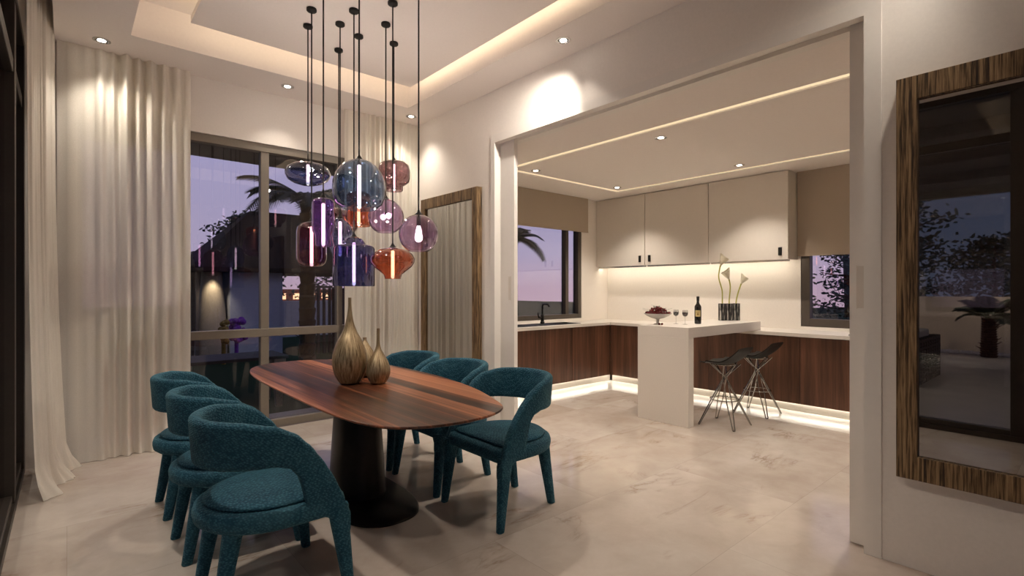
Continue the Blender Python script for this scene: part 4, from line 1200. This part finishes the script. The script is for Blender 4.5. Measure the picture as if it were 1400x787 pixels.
# flowers beside it
rnd = random.Random(12)
bm = B()
for k in range(60):
    p = (3.42 + rnd.gauss(0, .09), 15.15 + rnd.gauss(0, .09), .05 + rnd.uniform(0, .55)); sphere(bm, p, rnd.uniform(.05, .09), 8, 6)
tube(bm, [(3.42, 15.15, -.5), (3.42, 15.15, .3)], .05, 8)
single('bougainvillea', bm, M['purple'], (3.42, 15.15, -.5), 'purple flowering shrub beside the lit column outside', 'shrub')
bm = B()
for k in range(26):
    p = (3.02 + rnd.gauss(0, .05), 14.7 + rnd.gauss(0, .07), .05 + rnd.uniform(0, .55)); sphere(bm, p, rnd.uniform(.05, .08), 8, 6)
tube(bm, [(3.02, 14.7, -.5), (3.02, 14.7, .3)], .05, 8)
single('ochre_shrub', bm, M['ochre'], (3.02, 14.7, -.5), 'ochre leaved shrub beside the purple flowers outside', 'shrub')
# slatted screen and brown wall
t = thing('slatted_screen', (5.6, 15.4, -.5), 'screen of upright brown slats outside the window', 'screen')
for k in range(6):
    bm = B(); box(bm, 5.15 + k * .17, 15.35, -.5, 5.21 + k * .17, 15.45, 1.45); part('slat', bm, M['slat'], t, False)
bm = B(); box(bm, 5.1, 15.33, 1.45, 6.1, 15.47, 1.52); part('rail', bm, M['slat'], t, False)
bm = B(); wall_cells(bm, 'y', 15.0, 15.4, 6.1, 9.5, -.5, 1.45, []); struct('wall_stone', bm, M['brickbrown'])
bm = B(); box(bm, 4.9, 21.5, -.5, 14, 21.8, .95); struct('wall_boundary', bm, M['pav_wall'])
# far building, red of the sunset put into its wall colour
t = thing('distant_building', (13, 45, -.5), 'low distant building with sunset glow put into its colour between pavilion and screen', 'building')
bm = B(); box(bm, 10.5, 45, -.5, 22, 48, 1.45); part('wall', bm, M['sunset_red'], t, False)
for k in range(9):
    bm = B(); box(bm, 10.9 + k * 1.2, 44.96, .6, 11.5 + k * 1.2, 44.99, 1.1); part('window', bm, M['glow_pane'], t, False)  # added glowing panes, no lit windows known on this building
# low terrace table
t = thing('garden_table', (2.2, 9.2, -.5), 'low pale outdoor table on the lawn outside the window', 'table')
bm = B(); box(bm, 1.2, 8.75, .28, 2.75, 9.65, .33, .01); part('table_top', bm, M['canopy'], t, False)
for x, y in ((1.3, 8.85), (2.62, 8.85), (1.3, 9.52), (2.62, 9.52)):
    bm = B(); loft(bm, [[(x + u * .045, y + v * .045, -.5) for u, v in ((-1, -1), (1, -1), (1, 1), (-1, 1))], [(x + u * .09, y + v * .09, .279) for u, v in ((-1, -1), (1, -1), (1, 1), (-1, 1))]]); part('leg', bm, M['gold_wall'], t, False)

# ---------------------------------------------------------------- exterior lamps (spots on the garden wall, added terrace lights)
for y in (-2.0, 1.2, 4.2):
    spot('garden_wall_lamp', (-8.2, y, 2.6), 85, radians(110), .9, (1, .82, .6), (-9.3, y, .3), .08)
for y_, lb_ in ((.6, 'added terrace light level with the big framed mirror'), (2.6, 'added terrace light above the woven sofa'), (4.6, 'added terrace light farthest along the glazed doors')):
    downlight(-2.4, y_, 3.338, lb_, 'added terrace lights', 60, size=120, beam=.6, fill=.3)  # added fittings that brighten the terrace, none known under the canopy

# ---------------------------------------------------------------- world : dusk sky
w = bpy.data.worlds.new('dusk'); scn.world = w; w.use_nodes = True
nt = w.node_tree; nt.nodes.clear()
out = nt.nodes.new('ShaderNodeOutputWorld'); bg = nt.nodes.new('ShaderNodeBackground')
tc = nt.nodes.new('ShaderNodeTexCoord'); sx = nt.nodes.new('ShaderNodeSeparateXYZ')
nt.links.new(tc.outputs['Generated'], sx.inputs[0])
up = ramp(nt, sx.outputs[2], [(0.0, (.32, .22, .30)), (.07, (.27, .24, .37)), (.22, (.23, .225, .40)), (.6, (.10, .12, .25))])
dk = ramp(nt, sx.outputs[2], [(0.0, (.075, .085, .13)), (.25, (.045, .06, .11)), (.6, (.03, .045, .10))])
side = nt.nodes.new('ShaderNodeMapRange'); side.inputs['From Min'].default_value = -.75; side.inputs['From Max'].default_value = -.1
nt.links.new(sx.outputs[0], side.inputs['Value'])
cl = noise(nt, tc.outputs['Generated'], 3.0, 5, .6, .4)
c = mixc(nt, side.outputs[0], dk, up)
c = mixc(nt, math_(nt, 'MULTIPLY', cl, .35), c, (.36, .30, .42))
nt.links.new(mixc(nt, side.outputs[0], dk, mixc(nt, 1.0, c, (1.42, 1.36, 1.25), 'MULTIPLY')), bg.inputs[0])
bg.inputs[1].default_value = 1.0
nt.links.new(bg.outputs[0], out.inputs[0])

# ---------------------------------------------------------------- camera and render look
cam = bpy.data.cameras.new('camera'); co = bpy.data.objects.new('camera', cam); COL.objects.link(co)
co.location = (0, 0, HC); co.rotation_euler = (radians(90), 0, -TH)
cam.sensor_fit = 'HORIZONTAL'; cam.sensor_width = 36; cam.lens = 18.0; cam.shift_y = 2.5 / 1400; cam.clip_start = .02; cam.clip_end = 300
scn.camera = co
vs_ = scn.view_settings
scn.display_settings.display_device = 'sRGB'
vs_.view_transform = 'Standard'; vs_.look = 'None'; vs_.gamma = 1.0; vs_.use_curve_mapping = False; vs_.exposure = 0.45
cy = scn.cycles
cy.use_denoising = True; cy.max_bounces = 10; cy.diffuse_bounces = 8; cy.glossy_bounces = 5; cy.transmission_bounces = 8
cy.transparent_max_bounces = 40; cy.sample_clamp_indirect = 6.0; cy.caustics_reflective = False; cy.caustics_refractive = False
